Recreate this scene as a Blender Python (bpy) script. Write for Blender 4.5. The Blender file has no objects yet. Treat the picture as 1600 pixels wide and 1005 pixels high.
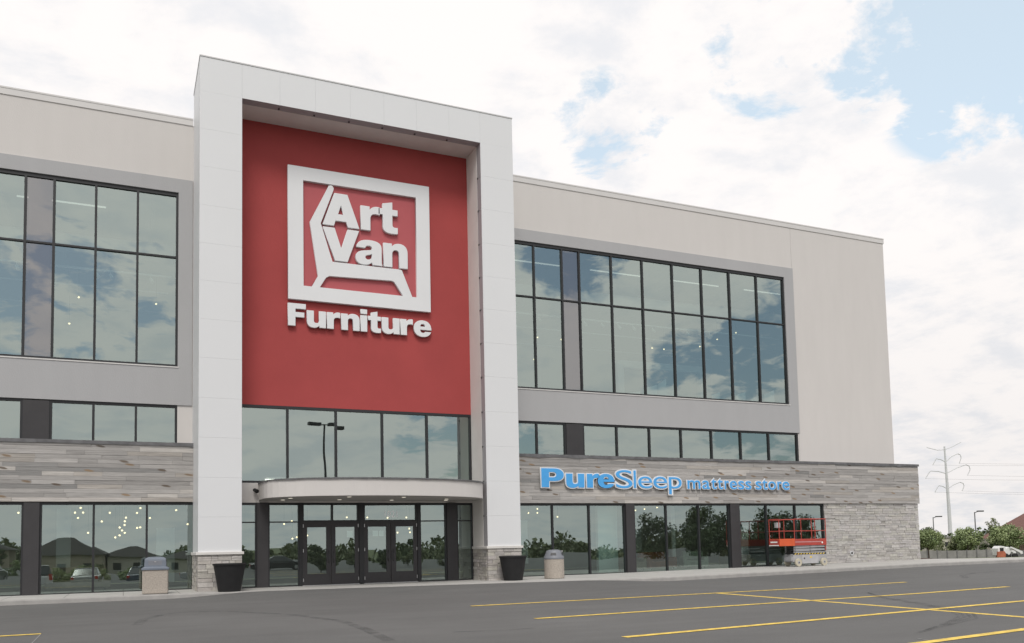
import bpy, bmesh, math, random
from mathutils import Vector, Matrix
R = math.radians
random.seed(7)
sc = bpy.context.scene
COL = sc.collection

# ------------------------------------------------------------------ camera
cam_d = bpy.data.cameras.new('camera')
cam = bpy.data.objects.new('camera', cam_d)
COL.objects.link(cam)
rt = Vector((0.911458, -0.410847, -0.021206)); up = Vector((-0.009521, -0.072598, 0.997316)); bk = Vector((-0.411284, -0.908809, -0.070082))
m = Matrix((rt, up, bk)).transposed().to_4x4()
m.translation = Vector((0, -36, 1.35))
cam.matrix_world = m
cam_d.sensor_width = 36
cam_d.lens = 1344.3 / 1600 * 36
cam_d.shift_x = -1 / 1600
cam_d.shift_y = 256.7 / 1600
cam_d.clip_end = 8000
cam_d.clip_start = .1
sc.camera = cam

# ------------------------------------------------------------------ sky, sun, exposure
SUN_EL, SUN_AZ = 52, 200          # azimuth clockwise from +Y (north): light comes from behind and a little to the left of the camera
w = bpy.data.worlds.new('World'); sc.world = w; w.use_nodes = True
nt = w.node_tree; N = nt.nodes; L = nt.links
N.clear()
def nd(tree, t, **kw):
    n = tree.nodes.new(t)
    for k, v in kw.items():
        if k.startswith('i_'): n.inputs[int(k[2:])].default_value = v
        else: setattr(n, k, v)
    return n
def vmath(op, *ins):
    n = nd(nt, 'ShaderNodeVectorMath', operation=op)
    for i, x in enumerate(ins):
        if isinstance(x, tuple): n.inputs[i].default_value = x
        elif x is not None: L.new(x, n.inputs[i])
    return n
def fmath(op, *ins, clamp=False):
    n = nd(nt, 'ShaderNodeMath', operation=op); n.use_clamp = clamp
    for i, x in enumerate(ins):
        if isinstance(x, (int, float)): n.inputs[i].default_value = x
        elif x is not None: L.new(x, n.inputs[i])
    return n.outputs[0]
out = nd(nt, 'ShaderNodeOutputWorld'); bg = nd(nt, 'ShaderNodeBackground')
bg.inputs[1].default_value = 0.1
sky = nd(nt, 'ShaderNodeTexSky', sky_type='NISHITA', sun_disc=False, sun_elevation=R(SUN_EL), sun_rotation=R(SUN_AZ))
sky.air_density = 1.0; sky.dust_density = 1.5
tc = nd(nt, 'ShaderNodeTexCoord'); sep = nd(nt, 'ShaderNodeSeparateXYZ')
L.new(tc.outputs['Generated'], sep.inputs[0])
zz = fmath('ADD', fmath('MAXIMUM', sep.outputs[2], 0.0), 0.22)
comb = nd(nt, 'ShaderNodeCombineXYZ')
L.new(fmath('DIVIDE', sep.outputs[0], zz), comb.inputs[0]); L.new(fmath('DIVIDE', sep.outputs[1], zz), comb.inputs[1])
L.new(fmath('MULTIPLY', sep.outputs[2], 1.5), comb.inputs[2])
def noise(scale, det, rough, off=(0, 0, 0), dist=0.0):
    v = vmath('ADD', comb.outputs[0], off)
    n = nd(nt, 'ShaderNodeTexNoise'); n.inputs['Scale'].default_value = scale; n.inputs['Detail'].default_value = det
    n.inputs['Roughness'].default_value = rough; n.inputs['Distortion'].default_value = dist
    L.new(v.outputs[0], n.inputs['Vector']); return n.outputs['Fac']
edge = noise(3.2, 9, .62, (3.1, 1.7, 0), .25)
base = noise(0.9, 5, .55, (8.3, 4.1, 2), .1)
# openings in the cloud cover, given as sky directions and angular radius
holes = [((.742,.48,.470), 5.4, .95), ((.722,.54,.428), 3.4, .85), ((.69,.53,.49), 5.0, .78), ((.742,.548,.386), 1.8, .6), ((.589,.644,.489), 3.6, .55), ((.66,.60,.456), 2.4, .55),
         ((.487,.766,.419), 3.2, .5), ((.453,.767,.455), 2.6, .4), ((.515,.765,.388), 2.4, .45),
         ((-.08,-.965,.252), 5.0, .75), ((.032,-.965,.255), 4.0, .6), ((.66,-.735,.165), 5.0, .75), ((.61,-.77,.19), 4, .6), ((.67,-.70,.25), 3.5, .6),
         ((.43,-.895,.125), 3.5, .7), ((.45,-.83,.34), 3.6, .6), ((.34,-.93,.12), 3, .5), ((-.5,-.6,.6), 16, .9), ((.2,-.5,.8), 18, .9), ((-.8,.3,.5), 14, .8)]
acc = None
for dvec, rad, amp in holes:
    v = Vector(dvec).normalized()
    nrm = vmath('NORMALIZE', tc.outputs['Generated'])
    dp = vmath('DOT_PRODUCT', nrm.outputs[0], tuple(v)).outputs['Value']
    mr = nd(nt, 'ShaderNodeMapRange'); mr.interpolation_type = 'SMOOTHSTEP'
    L.new(dp, mr.inputs[0]); mr.inputs[1].default_value = math.cos(R(rad * 1.45)); mr.inputs[2].default_value = math.cos(R(rad * .25))
    mr.inputs[3].default_value = 0; mr.inputs[4].default_value = amp
    acc = mr.outputs[0] if acc is None else fmath('MAXIMUM', acc, mr.outputs[0])
# blue amount: a hole eaten into by billowing edges
blue = fmath('SUBTRACT', fmath('ADD', acc, fmath('MULTIPLY', fmath('SUBTRACT', .5, edge), 4.4)), .44)
blue = fmath('MULTIPLY', blue, 3.6, clamp=True)
blue = fmath('MULTIPLY', blue, fmath('MULTIPLY', acc, 3.0, clamp=True))
# cloud shading: sunlit tops and greyer bellies
r1_ = fmath('SUBTRACT', noise(3.4, 11, .62, (1, 5, 3), .15), noise(3.4, 11, .62, (1.045, 4.96, 3.02), .15))
r2_ = fmath('SUBTRACT', noise(1.5, 8, .58, (5, 2, 7), .1), noise(1.5, 8, .58, (5.12, 1.92, 7.05), .1))
relief = fmath('ADD', fmath('MULTIPLY', r1_, 1.5), fmath('MULTIPLY', r2_, 1.2))
shade = fmath('ADD', relief, fmath('ADD', fmath('MULTIPLY', base, .35), .345))
ramp = nd(nt, 'ShaderNodeValToRGB'); ramp.color_ramp.interpolation = 'EASE'
ramp.color_ramp.elements[0].position = .22; ramp.color_ramp.elements[0].color = (7.5, 7.55, 7.8, 1)
ramp.color_ramp.elements[1].position = .66; ramp.color_ramp.elements[1].color = (8.95, 8.62, 8.48, 1)
L.new(shade, ramp.inputs[0])
# thin bright veil over the blue, strongest on the side of the sky the view looks into
vk = vmath('DOT_PRODUCT', tc.outputs['Generated'], (.62, .55, .35)).outputs['Value']
vk = fmath('MULTIPLY', fmath('MAXIMUM', fmath('ADD', vk, .25), .30), 1.0)
veil = vmath('SCALE', (4.1, 4.65, 4.75)); L.new(vk, veil.inputs['Scale'])
sk = vmath('SCALE', sky.outputs[0]); sk.inputs['Scale'].default_value = .72
skyk = vmath('ADD', sk.outputs[0], veil.outputs[0])
lowk = nd(nt, 'ShaderNodeMapRange'); L.new(sep.outputs[2], lowk.inputs[0]); lowk.inputs[1].default_value = .05; lowk.inputs[2].default_value = .34; lowk.inputs[3].default_value = .88; lowk.inputs[4].default_value = 1.0
# clouds on the sun's side of the sky are the brighter ones
sd = vmath('DOT_PRODUCT', tc.outputs['Generated'], (-.342, -.94, 0.0)).outputs['Value']
sunk = fmath('ADD', fmath('MULTIPLY', fmath('MAXIMUM', fmath('ADD', sd, .2), 0.0), .06), 1.0)
cl = vmath('SCALE', ramp.outputs[0]); L.new(fmath('MULTIPLY', lowk.outputs[0], sunk), cl.inputs['Scale'])
mx = nd(nt, 'ShaderNodeMixRGB'); L.new(blue, mx.inputs[0]); L.new(cl.outputs[0], mx.inputs[1]); L.new(skyk.outputs[0], mx.inputs[2])
L.new(mx.outputs[0], bg.inputs[0]); L.new(bg.outputs[0], out.inputs[0])

sun_d = bpy.data.lights.new('sun', 'SUN'); sun = bpy.data.objects.new('sun', sun_d); COL.objects.link(sun)
sun_d.energy = 1.65; sun_d.angle = R(20); sun_d.color = (1, .96, .9)
sv = Vector((math.sin(R(SUN_AZ)) * math.cos(R(SUN_EL)), math.cos(R(SUN_AZ)) * math.cos(R(SUN_EL)), math.sin(R(SUN_EL))))
sun.rotation_euler = sv.to_track_quat('Z', 'Y').to_euler()
sc.view_settings.view_transform = 'Standard'; sc.view_settings.look = 'None'
sc.view_settings.exposure = 0.2; sc.view_settings.gamma = 1.0
sc.render.engine = 'CYCLES'
sc.cycles.max_bounces = 8; sc.cycles.transparent_max_bounces = 12; sc.cycles.glossy_bounces = 4
sc.cycles.use_denoising = True

# ------------------------------------------------------------------ materials
def mat(name, col, rough=.7, metal=0.0, nscale=0.0, namt=0.0, bump=0.0, bscale=40, spec=.5, attr=False, stretch=None, emit=0.0, coat=0.0):
    """col +- namt brightness variation at nscale, optional fine bump; attr multiplies by the mesh's 'tint' colours"""
    M = bpy.data.materials.new(name); M.use_nodes = True
    t = M.node_tree; b = t.nodes['Principled BSDF']
    b.inputs['Roughness'].default_value = rough; b.inputs['Metallic'].default_value = metal
    b.inputs['Specular IOR Level'].default_value = spec
    b.inputs['Coat Weight'].default_value = coat
    co = t.nodes.new('ShaderNodeTexCoord'); src = co.outputs['Object']
    if stretch:
        mp = t.nodes.new('ShaderNodeMapping'); mp.inputs['Scale'].default_value = stretch; t.links.new(src, mp.inputs[0]); src = mp.outputs[0]
    cur = None
    if nscale:
        n1 = t.nodes.new('ShaderNodeTexNoise'); n1.inputs['Scale'].default_value = nscale; n1.inputs['Detail'].default_value = 6; n1.inputs['Roughness'].default_value = .6
        t.links.new(src, n1.inputs['Vector'])
        r = t.nodes.new('ShaderNodeMapRange'); r.inputs[1].default_value = .3; r.inputs[2].default_value = .7; r.inputs[3].default_value = 1 - namt; r.inputs[4].default_value = 1 + namt
        t.links.new(n1.outputs['Fac'], r.inputs[0])
        v = t.nodes.new('ShaderNodeVectorMath'); v.operation = 'SCALE'; v.inputs[0].default_value = col[:3]; t.links.new(r.outputs[0], v.inputs['Scale']); cur = v.outputs[0]
    if attr:
        a = t.nodes.new('ShaderNodeAttribute'); a.attribute_name = 'tint'
        mm = t.nodes.new('ShaderNodeVectorMath'); mm.operation = 'MULTIPLY'; t.links.new(a.outputs['Color'], mm.inputs[0])
        if cur is None: mm.inputs[1].default_value = col[:3]
        else: t.links.new(cur, mm.inputs[1])
        cur = mm.outputs[0]
    if cur is None: b.inputs['Base Color'].default_value = (*col[:3], 1)
    else: t.links.new(cur, b.inputs['Base Color'])
    if bump:
        n2 = t.nodes.new('ShaderNodeTexNoise'); n2.inputs['Scale'].default_value = bscale; n2.inputs['Detail'].default_value = 4
        t.links.new(src, n2.inputs['Vector'])
        bp = t.nodes.new('ShaderNodeBump'); bp.inputs['Strength'].default_value = bump; bp.inputs['Distance'].default_value = .02
        t.links.new(n2.outputs['Fac'], bp.inputs['Height']); t.links.new(bp.outputs[0], b.inputs['Normal'])
    if emit:
        b.inputs['Emission Color'].default_value = (*col[:3], 1); b.inputs['Emission Strength'].default_value = emit
    return M

def glass_mat(name, tint, refl, fac, base_rough=0.0, wav=.004):
    M = bpy.data.materials.new(name); M.use_nodes = True; t = M.node_tree; t.nodes.clear()
    o = t.nodes.new('ShaderNodeOutputMaterial'); mixn = t.nodes.new('ShaderNodeMixShader')
    tr = t.nodes.new('ShaderNodeBsdfTransparent'); tr.inputs[0].default_value = (*tint, 1)
    gl = t.nodes.new('ShaderNodeBsdfGlossy'); gl.inputs[0].default_value = (*refl, 1); gl.inputs['Roughness'].default_value = base_rough
    fr = t.nodes.new('ShaderNodeFresnel'); fr.inputs[0].default_value = 1.5
    mr = t.nodes.new('ShaderNodeMapRange'); mr.inputs[1].default_value = .04; mr.inputs[2].default_value = .5; mr.inputs[3].default_value = fac; mr.inputs[4].default_value = min(1, fac + .45)
    t.links.new(fr.outputs[0], mr.inputs[0]); t.links.new(mr.outputs[0], mixn.inputs[0])
    # float glass is never perfectly flat: long shallow waves
    co = t.nodes.new('ShaderNodeTexCoord'); n2 = t.nodes.new('ShaderNodeTexNoise'); n2.inputs['Scale'].default_value = .55; n2.inputs['Detail'].default_value = 1
    t.links.new(co.outputs['Object'], n2.inputs['Vector'])
    bp = t.nodes.new('ShaderNodeBump'); bp.inputs['Strength'].default_value = 1; bp.inputs['Distance'].default_value = wav
    t.links.new(n2.outputs['Fac'], bp.inputs['Height']); t.links.new(bp.outputs[0], gl.inputs['Normal'])
    t.links.new(tr.outputs[0], mixn.inputs[1]); t.links.new(gl.outputs[0], mixn.inputs[2]); t.links.new(mixn.outputs[0], o.inputs[0])
    return M

M = {}
M['plaster'] = mat('beige_plaster', (.61, .585, .563), .9, nscale=1.3, namt=.022, stretch=(1, 1, .22), bump=.25, bscale=55)
M['grey'] = mat('grey_plaster', (.40, .40, .405), .9, nscale=1.3, namt=.025, stretch=(1, 1, .22), bump=.25, bscale=55)
M['white'] = mat('white_metal_panel', (.70, .71, .72), .45, nscale=.25, namt=.015)
M['trimgrey'] = mat('grey_metal_trim', (.42, .42, .44), .5)
M['red'] = mat('red_plaster', (.375, .062, .060), .9, nscale=.5, namt=.06, bump=.3, bscale=50)
M['redpanel'] = mat('light_red_sign_panel', (.43, .085, .095), .6, nscale=.6, namt=.03)
M['coping'] = mat('pale_metal_coping', (.62, .605, .59), .5, nscale=1, namt=.03)
M['membrane'] = mat('dark_roof_edge', (.13, .13, .135), .7, nscale=3, namt=.3)
M['frame'] = mat('black_aluminium', (.018, .019, .021), .45)
M['bronze'] = mat('dark_bronze_panel', (.036, .034, .036), .5, nscale=2, namt=.1)
M['glass'] = glass_mat('teal_glass', (.60, .72, .69), (.80, .92, .87), .41)
M['glass_low'] = glass_mat('teal_shop_glass', (.68, .80, .77), (.76, .90, .86), .36, wav=.003)
M['spandrel'] = glass_mat('grey_spandrel_glass', (.45, .45, .45), (.76, .765, .77), .34)
M['wood'] = None
M['stone'] = mat('ledge_stone', (.46, .445, .425), .9, nscale=6, namt=.14, bump=.7, bscale=22, attr=True)
M['ledge'] = mat('cast_stone_ledge', (.66, .64, .61), .8, nscale=3, namt=.05)
M['concrete'] = mat('pale_concrete', (.42, .405, .385), .9, nscale=1.2, namt=.08, bump=.3, bscale=60)
M['kerb'] = mat('kerb_concrete', (.34, .33, .315), .9, nscale=2.5, namt=.12, bump=.3, bscale=50)
M['yellow'] = mat('yellow_road_paint', (.74, .52, .10), .75, nscale=7, namt=.35, bump=.3, bscale=60)
M['chalk'] = mat('white_chalk', (.24, .24, .24), .9, nscale=8, namt=.3)
M['dark_int'] = mat('dark_interior', (.10, .10, .10), .9, nscale=.4, namt=.3)
M['mid_int'] = mat('interior_wall_paint', (.34, .33, .32), .9, nscale=.3, namt=.15)
M['light_int'] = mat('interior_pale_steel', (.72, .72, .70), .6)
M['floor_int'] = mat('interior_floor', (.16, .13, .11), .6, nscale=1.5, namt=.3)
M['bulb'] = mat('warm_lamp_glass', (1, .74, .42), .3, emit=2.6)
M['downlight'] = mat('downlight_lens', (1, .93, .78), .3, emit=.9)
M['planter'] = mat('matte_black_resin', (.010, .010, .011), .75, nscale=4, namt=.25, bump=.2, bscale=30)
M['soil'] = mat('dark_soil', (.03, .022, .016), 1, nscale=8, namt=.4, bump=1, bscale=20)
M['aggregate'] = mat('exposed_aggregate', (.42, .375, .325), .95, nscale=22, namt=.22, bump=.9, bscale=60)
M['bluegrey'] = mat('blue_grey_plastic', (.16, .185, .225), .5, nscale=2, namt=.1)
M['bluegrey2'] = mat('grey_plastic', (.19, .20, .225), .5)
M['signwhite'] = mat('white_sign_return', (.74, .75, .76), .45, nscale=.8, namt=.015)
M['signblue'] = mat('blue_acrylic', (.07, .37, .78), .35, nscale=3, namt=.04)
M['liftred'] = mat('orange_red_paint', (.40, .055, .04), .45, nscale=3, namt=.15)
M['liftorange'] = mat('bright_orange_paint', (.60, .10, .03), .45, nscale=3, namt=.1)
M['liftgrey'] = mat('pale_grey_paint', (.36, .36, .37), .5, nscale=3, namt=.12)
M['cream'] = mat('cream_rubber', (.50, .46, .36), .8, nscale=5, namt=.12)
M['rubber'] = mat('black_rubber', (.02, .02, .02), .8)
M['steel'] = mat('brushed_steel', (.55, .55, .55), .35, metal=.9)
M['darksteel'] = mat('dark_painted_steel', (.05, .05, .052), .5)
M['galv'] = mat('galvanised_steel', (.60, .61, .62), .55, nscale=1, namt=.05)
M['paper'] = mat('white_paper', (.8, .8, .78), .8)
M['bark'] = mat('bark', (.10, .08, .065), .95, nscale=6, namt=.3, bump=.6, bscale=15)
M['fence'] = mat('grey_precast_panel', (.24, .235, .225), .9, nscale=1.5, namt=.2)
M['fencepost'] = mat('darker_precast_post', (.15, .15, .15), .9, nscale=1.5, namt=.2)
M['roofbrown'] = mat('brown_shingle', (.17, .085, .07), .9, nscale=3, namt=.2, bump=.5, bscale=8)
M['roofdark'] = mat('charcoal_shingle', (.05, .045, .042), .9, nscale=3, namt=.2)
M['siding'] = mat('tan_siding', (.40, .35, .28), .9, nscale=.8, namt=.1)
M['sidingpale'] = mat('pale_siding', (.52, .49, .43), .9, nscale=.8, namt=.1)
M['white_paint'] = mat('white_paint', (.74, .74, .73), .45, nscale=2, namt=.06)
M['dirt'] = mat('mulch', (.07, .045, .032), 1, nscale=6, namt=.4, bump=1, bscale=12)
M['sofa_red'] = mat('rust_fabric', (.28, .08, .04), .9, nscale=4, namt=.15)
M['sofa_tan'] = mat('tan_fabric', (.36, .29, .22), .9, nscale=4, namt=.15)
M['sofa_green'] = mat('pale_green_fabric', (.36, .40, .32), .9, nscale=4, namt=.15)
M['tree_leaf'] = None

def leaf_mat(name, a, b):
    X = bpy.data.materials.new(name); X.use_nodes = True; t = X.node_tree; p = t.nodes['Principled BSDF']
    p.inputs['Roughness'].default_value = .6
    at = t.nodes.new('ShaderNodeAttribute'); at.attribute_name = 'tint'
    mixc = t.nodes.new('ShaderNodeMixRGB'); mixc.inputs[1].default_value = (*a, 1); mixc.inputs[2].default_value = (*b, 1)
    t.links.new(at.outputs['Fac'], mixc.inputs[0]); t.links.new(mixc.outputs[0], p.inputs['Base Color'])
    return X
M['leaf_mid'] = leaf_mat('mid_green_leaves', (.12, .17, .07), (.30, .36, .16))
M['leaf_dark'] = leaf_mat('dark_green_leaves', (.03, .05, .02), (.11, .145, .06))
M['leaf_olive'] = leaf_mat('olive_leaves', (.10, .125, .055), (.22, .24, .12))

def wood_mat():
    X = bpy.data.materials.new('weathered_barnwood'); X.use_nodes = True; t = X.node_tree; p = t.nodes['Principled BSDF']; lk = t.links.new
    p.inputs['Roughness'].default_value = .85
    def n(tp): return t.nodes.new(tp)
    co = n('ShaderNodeTexCoord'); at = n('ShaderNodeAttribute'); at.attribute_name = 'tint'
    sx = n('ShaderNodeSeparateXYZ'); lk(co.outputs['Object'], sx.inputs[0])
    # grain: long streaks along the plank, shifted per plank by its alpha
    cb = n('ShaderNodeCombineXYZ')
    def mul(a, k):
        q = n('ShaderNodeMath'); q.operation = 'MULTIPLY'; lk(a, q.inputs[0]); q.inputs[1].default_value = k; return q.outputs[0]
    lk(mul(sx.outputs[0], .9), cb.inputs[0]); lk(mul(sx.outputs[2], 26), cb.inputs[2]); lk(mul(at.outputs['Alpha'], 37), cb.inputs[1])
    g = n('ShaderNodeTexNoise'); g.inputs['Scale'].default_value = 1.6; g.inputs['Detail'].default_value = 7; g.inputs['Roughness'].default_value = .65; g.inputs['Distortion'].default_value = .4
    lk(cb.outputs[0], g.inputs['Vector'])
    r1 = n('ShaderNodeMapRange'); r1.inputs[1].default_value = .3; r1.inputs[2].default_value = .72; r1.inputs[3].default_value = .80; r1.inputs[4].default_value = 1.42; lk(g.outputs['Fac'], r1.inputs[0])
    sc1 = n('ShaderNodeVectorMath'); sc1.operation = 'SCALE'; lk(at.outputs['Color'], sc1.inputs[0]); lk(r1.outputs[0], sc1.inputs['Scale'])
    # knots and old brown stains, slanted patches
    cb2 = n('ShaderNodeCombineXYZ')
    sh = n('ShaderNodeMath'); sh.operation = 'ADD'; lk(mul(sx.outputs[0], 1.0), sh.inputs[0]); lk(mul(sx.outputs[2], 1.6), sh.inputs[1])
    lk(sh.outputs[0], cb2.inputs[0]); lk(mul(sx.outputs[2], 2.9), cb2.inputs[1])
    v = n('ShaderNodeTexVoronoi'); v.voronoi_dimensions = '2D'; v.inputs['Scale'].default_value = 1.15; v.inputs['Randomness'].default_value = 1; lk(cb2.outputs[0], v.inputs['Vector'])
    r2 = n('ShaderNodeMapRange'); r2.inputs[1].default_value = .27; r2.inputs[2].default_value = .20; r2.inputs[3].default_value = 0; r2.inputs[4].default_value = .85
    dn = n('ShaderNodeMath'); dn.operation = 'ADD'; lk(v.outputs['Distance'], dn.inputs[0]); lk(mul(g.outputs['Fac'], .16), dn.inputs[1])
    lk(dn.outputs[0], r2.inputs[0])
    ks = n('ShaderNodeSeparateXYZ'); lk(v.outputs['Color'], ks.inputs[0])
    gate = n('ShaderNodeMath'); gate.operation = 'GREATER_THAN'; lk(ks.outputs[0], gate.inputs[0]); gate.inputs[1].default_value = .66
    kf = n('ShaderNodeMath'); kf.operation = 'MULTIPLY'; lk(r2.outputs[0], kf.inputs[0]); lk(gate.outputs[0], kf.inputs[1])
    kc = n('ShaderNodeMixRGB'); kc.inputs[1].default_value = (.085, .065, .05, 1); kc.inputs[2].default_value = (.27, .18, .10, 1); lk(ks.outputs[1], kc.inputs[0])
    mx2 = n('ShaderNodeMixRGB'); lk(kf.outputs[0], mx2.inputs[0]); lk(sc1.outputs[0], mx2.inputs[1]); lk(kc.outputs[0], mx2.inputs[2])
    lk(mx2.outputs[0], p.inputs['Base Color'])
    bp = n('ShaderNodeBump'); bp.inputs['Strength'].default_value = .5; bp.inputs['Distance'].default_value = .01; lk(g.outputs['Fac'], bp.inputs['Height']); lk(bp.outputs[0], p.inputs['Normal'])
    return X
M['wood'] = wood_mat()

def asphalt_mat():
    X = bpy.data.materials.new('asphalt'); X.use_nodes = True; t = X.node_tree; p = t.nodes['Principled BSDF']; lk = t.links.new
    p.inputs['Roughness'].default_value = .85; p.inputs['Specular IOR Level'].default_value = .35
    def noi(s, d, sc=None, ro=.6):
        co = t.nodes.new('ShaderNodeTexCoord'); x = t.nodes.new('ShaderNodeTexNoise'); x.inputs['Scale'].default_value = s; x.inputs['Detail'].default_value = d; x.inputs['Roughness'].default_value = ro
        mp = t.nodes.new('ShaderNodeMapping'); mp.inputs['Scale'].default_value = sc or (1, 1, 1); lk(co.outputs['Object'], mp.inputs[0]); lk(mp.outputs[0], x.inputs['Vector']); return x.outputs['Fac']
    def mr(a, lo, hi, x0=.3, x1=.7):
        r = t.nodes.new('ShaderNodeMapRange'); r.inputs[1].default_value = x0; r.inputs[2].default_value = x1; r.inputs[3].default_value = lo; r.inputs[4].default_value = hi; lk(a, r.inputs[0]); return r.outputs[0]
    def mul(a, b):
        q = t.nodes.new('ShaderNodeMath'); q.operation = 'MULTIPLY'; lk(a, q.inputs[0]); lk(b, q.inputs[1]); return q.outputs[0]
    f = mul(mul(mr(noi(.13, 5), .87, 1.12), mr(noi(1.1, 6, (.35, 1.3, 1)), .92, 1.08)), mr(noi(55, 3, ro=.8), .72, 1.28))
    # small pale stones and scuffs
    v = t.nodes.new('ShaderNodeTexVoronoi'); v.inputs['Scale'].default_value = 2.6; co = t.nodes.new('ShaderNodeTexCoord'); lk(co.outputs['Object'], v.inputs['Vector'])
    s = mr(v.outputs['Distance'], 1.7, 1.0, .02, .055)
    f = mul(f, s)
    sc1 = t.nodes.new('ShaderNodeVectorMath'); sc1.operation = 'SCALE'; sc1.inputs[0].default_value = (.119, .118, .1155); lk(f, sc1.inputs['Scale'])
    lk(sc1.outputs[0], p.inputs['Base Color'])
    bp = t.nodes.new('ShaderNodeBump'); bp.inputs['Strength'].default_value = .5; bp.inputs['Distance'].default_value = .01; lk(noi(70, 3), bp.inputs['Height']); lk(bp.outputs[0], p.inputs['Normal'])
    return X
M['asphalt'] = asphalt_mat()

def skid_mat():
    X = bpy.data.materials.new('rubber_skid'); X.use_nodes = True; t = X.node_tree; p = t.nodes['Principled BSDF']; lk = t.links.new
    p.inputs['Base Color'].default_value = (.045, .045, .047, 1); p.inputs['Roughness'].default_value = .8
    o = t.nodes['Material Output']; tr = t.nodes.new('ShaderNodeBsdfTransparent'); mx = t.nodes.new('ShaderNodeMixShader')
    co = t.nodes.new('ShaderNodeTexCoord'); n = t.nodes.new('ShaderNodeTexNoise'); n.inputs['Scale'].default_value = 3.5; n.inputs['Detail'].default_value = 6; lk(co.outputs['Object'], n.inputs['Vector'])
    r = t.nodes.new('ShaderNodeMapRange'); r.inputs[1].default_value = .35; r.inputs[2].default_value = .7; r.inputs[3].default_value = .02; r.inputs[4].default_value = .30; lk(n.outputs['Fac'], r.inputs[0])
    lk(r.outputs[0], mx.inputs[0]); lk(tr.outputs[0], mx.inputs[1]); lk(p.outputs[0], mx.inputs[2]); lk(mx.outputs[0], o.inputs[0])
    return X
M['skid'] = skid_mat()

def sidewalk_mat():
    X = mat('sidewalk_concrete', (.42, .41, .39), .9, nscale=.9, namt=.07, bump=.25, bscale=60)
    t = X.node_tree; p = t.nodes['Principled BSDF']; lk = t.links.new
    src = p.inputs['Base Color'].links[0].from_socket
    co = t.nodes.new('ShaderNodeTexCoord'); sx = t.nodes.new('ShaderNodeSeparateXYZ'); lk(co.outputs['Object'], sx.inputs[0])
    def joint(sock, per):
        a = t.nodes.new('ShaderNodeMath'); a.operation = 'PINGPONG'; a.inputs[1].default_value = per / 2; lk(sock, a.inputs[0])
        b = t.nodes.new('ShaderNodeMath'); b.operation = 'LESS_THAN'; b.inputs[1].default_value = .012; lk(a.outputs[0], b.inputs[0]); return b.outputs[0]
    m1 = t.nodes.new('ShaderNodeMath'); m1.operation = 'MAXIMUM'; lk(joint(sx.outputs[0], 1.8), m1.inputs[0]); lk(joint(sx.outputs[1], 1.8), m1.inputs[1])
    mx = t.nodes.new('ShaderNodeMixRGB'); lk(m1.outputs[0], mx.inputs[0]); lk(src, mx.inputs[1]); mx.inputs[2].default_value = (.2, .19, .18, 1)
    lk(mx.outputs[0], p.inputs['Base Color'])
    return X
M['sidewalk'] = sidewalk_mat()

def terrain_mat():
    X = bpy.data.materials.new('grass_ground'); X.use_nodes = True; t = X.node_tree; p = t.nodes['Principled BSDF']; lk = t.links.new
    p.inputs['Roughness'].default_value = .95
    co = t.nodes.new('ShaderNodeTexCoord'); n = t.nodes.new('ShaderNodeTexNoise'); n.inputs['Scale'].default_value = .5; n.inputs['Detail'].default_value = 9; n.inputs['Roughness'].default_value = .7
    lk(co.outputs['Object'], n.inputs['Vector'])
    r = t.nodes.new('ShaderNodeValToRGB'); r.color_ramp.elements[0].position = .35; r.color_ramp.elements[0].color = (.05, .075, .022, 1); r.color_ramp.elements[1].position = .7; r.color_ramp.elements[1].color = (.16, .17, .065, 1)
    lk(n.outputs['Fac'], r.inputs[0]); lk(r.outputs[0], p.inputs['Base Color'])
    return X
M['terrain'] = terrain_mat()

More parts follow.
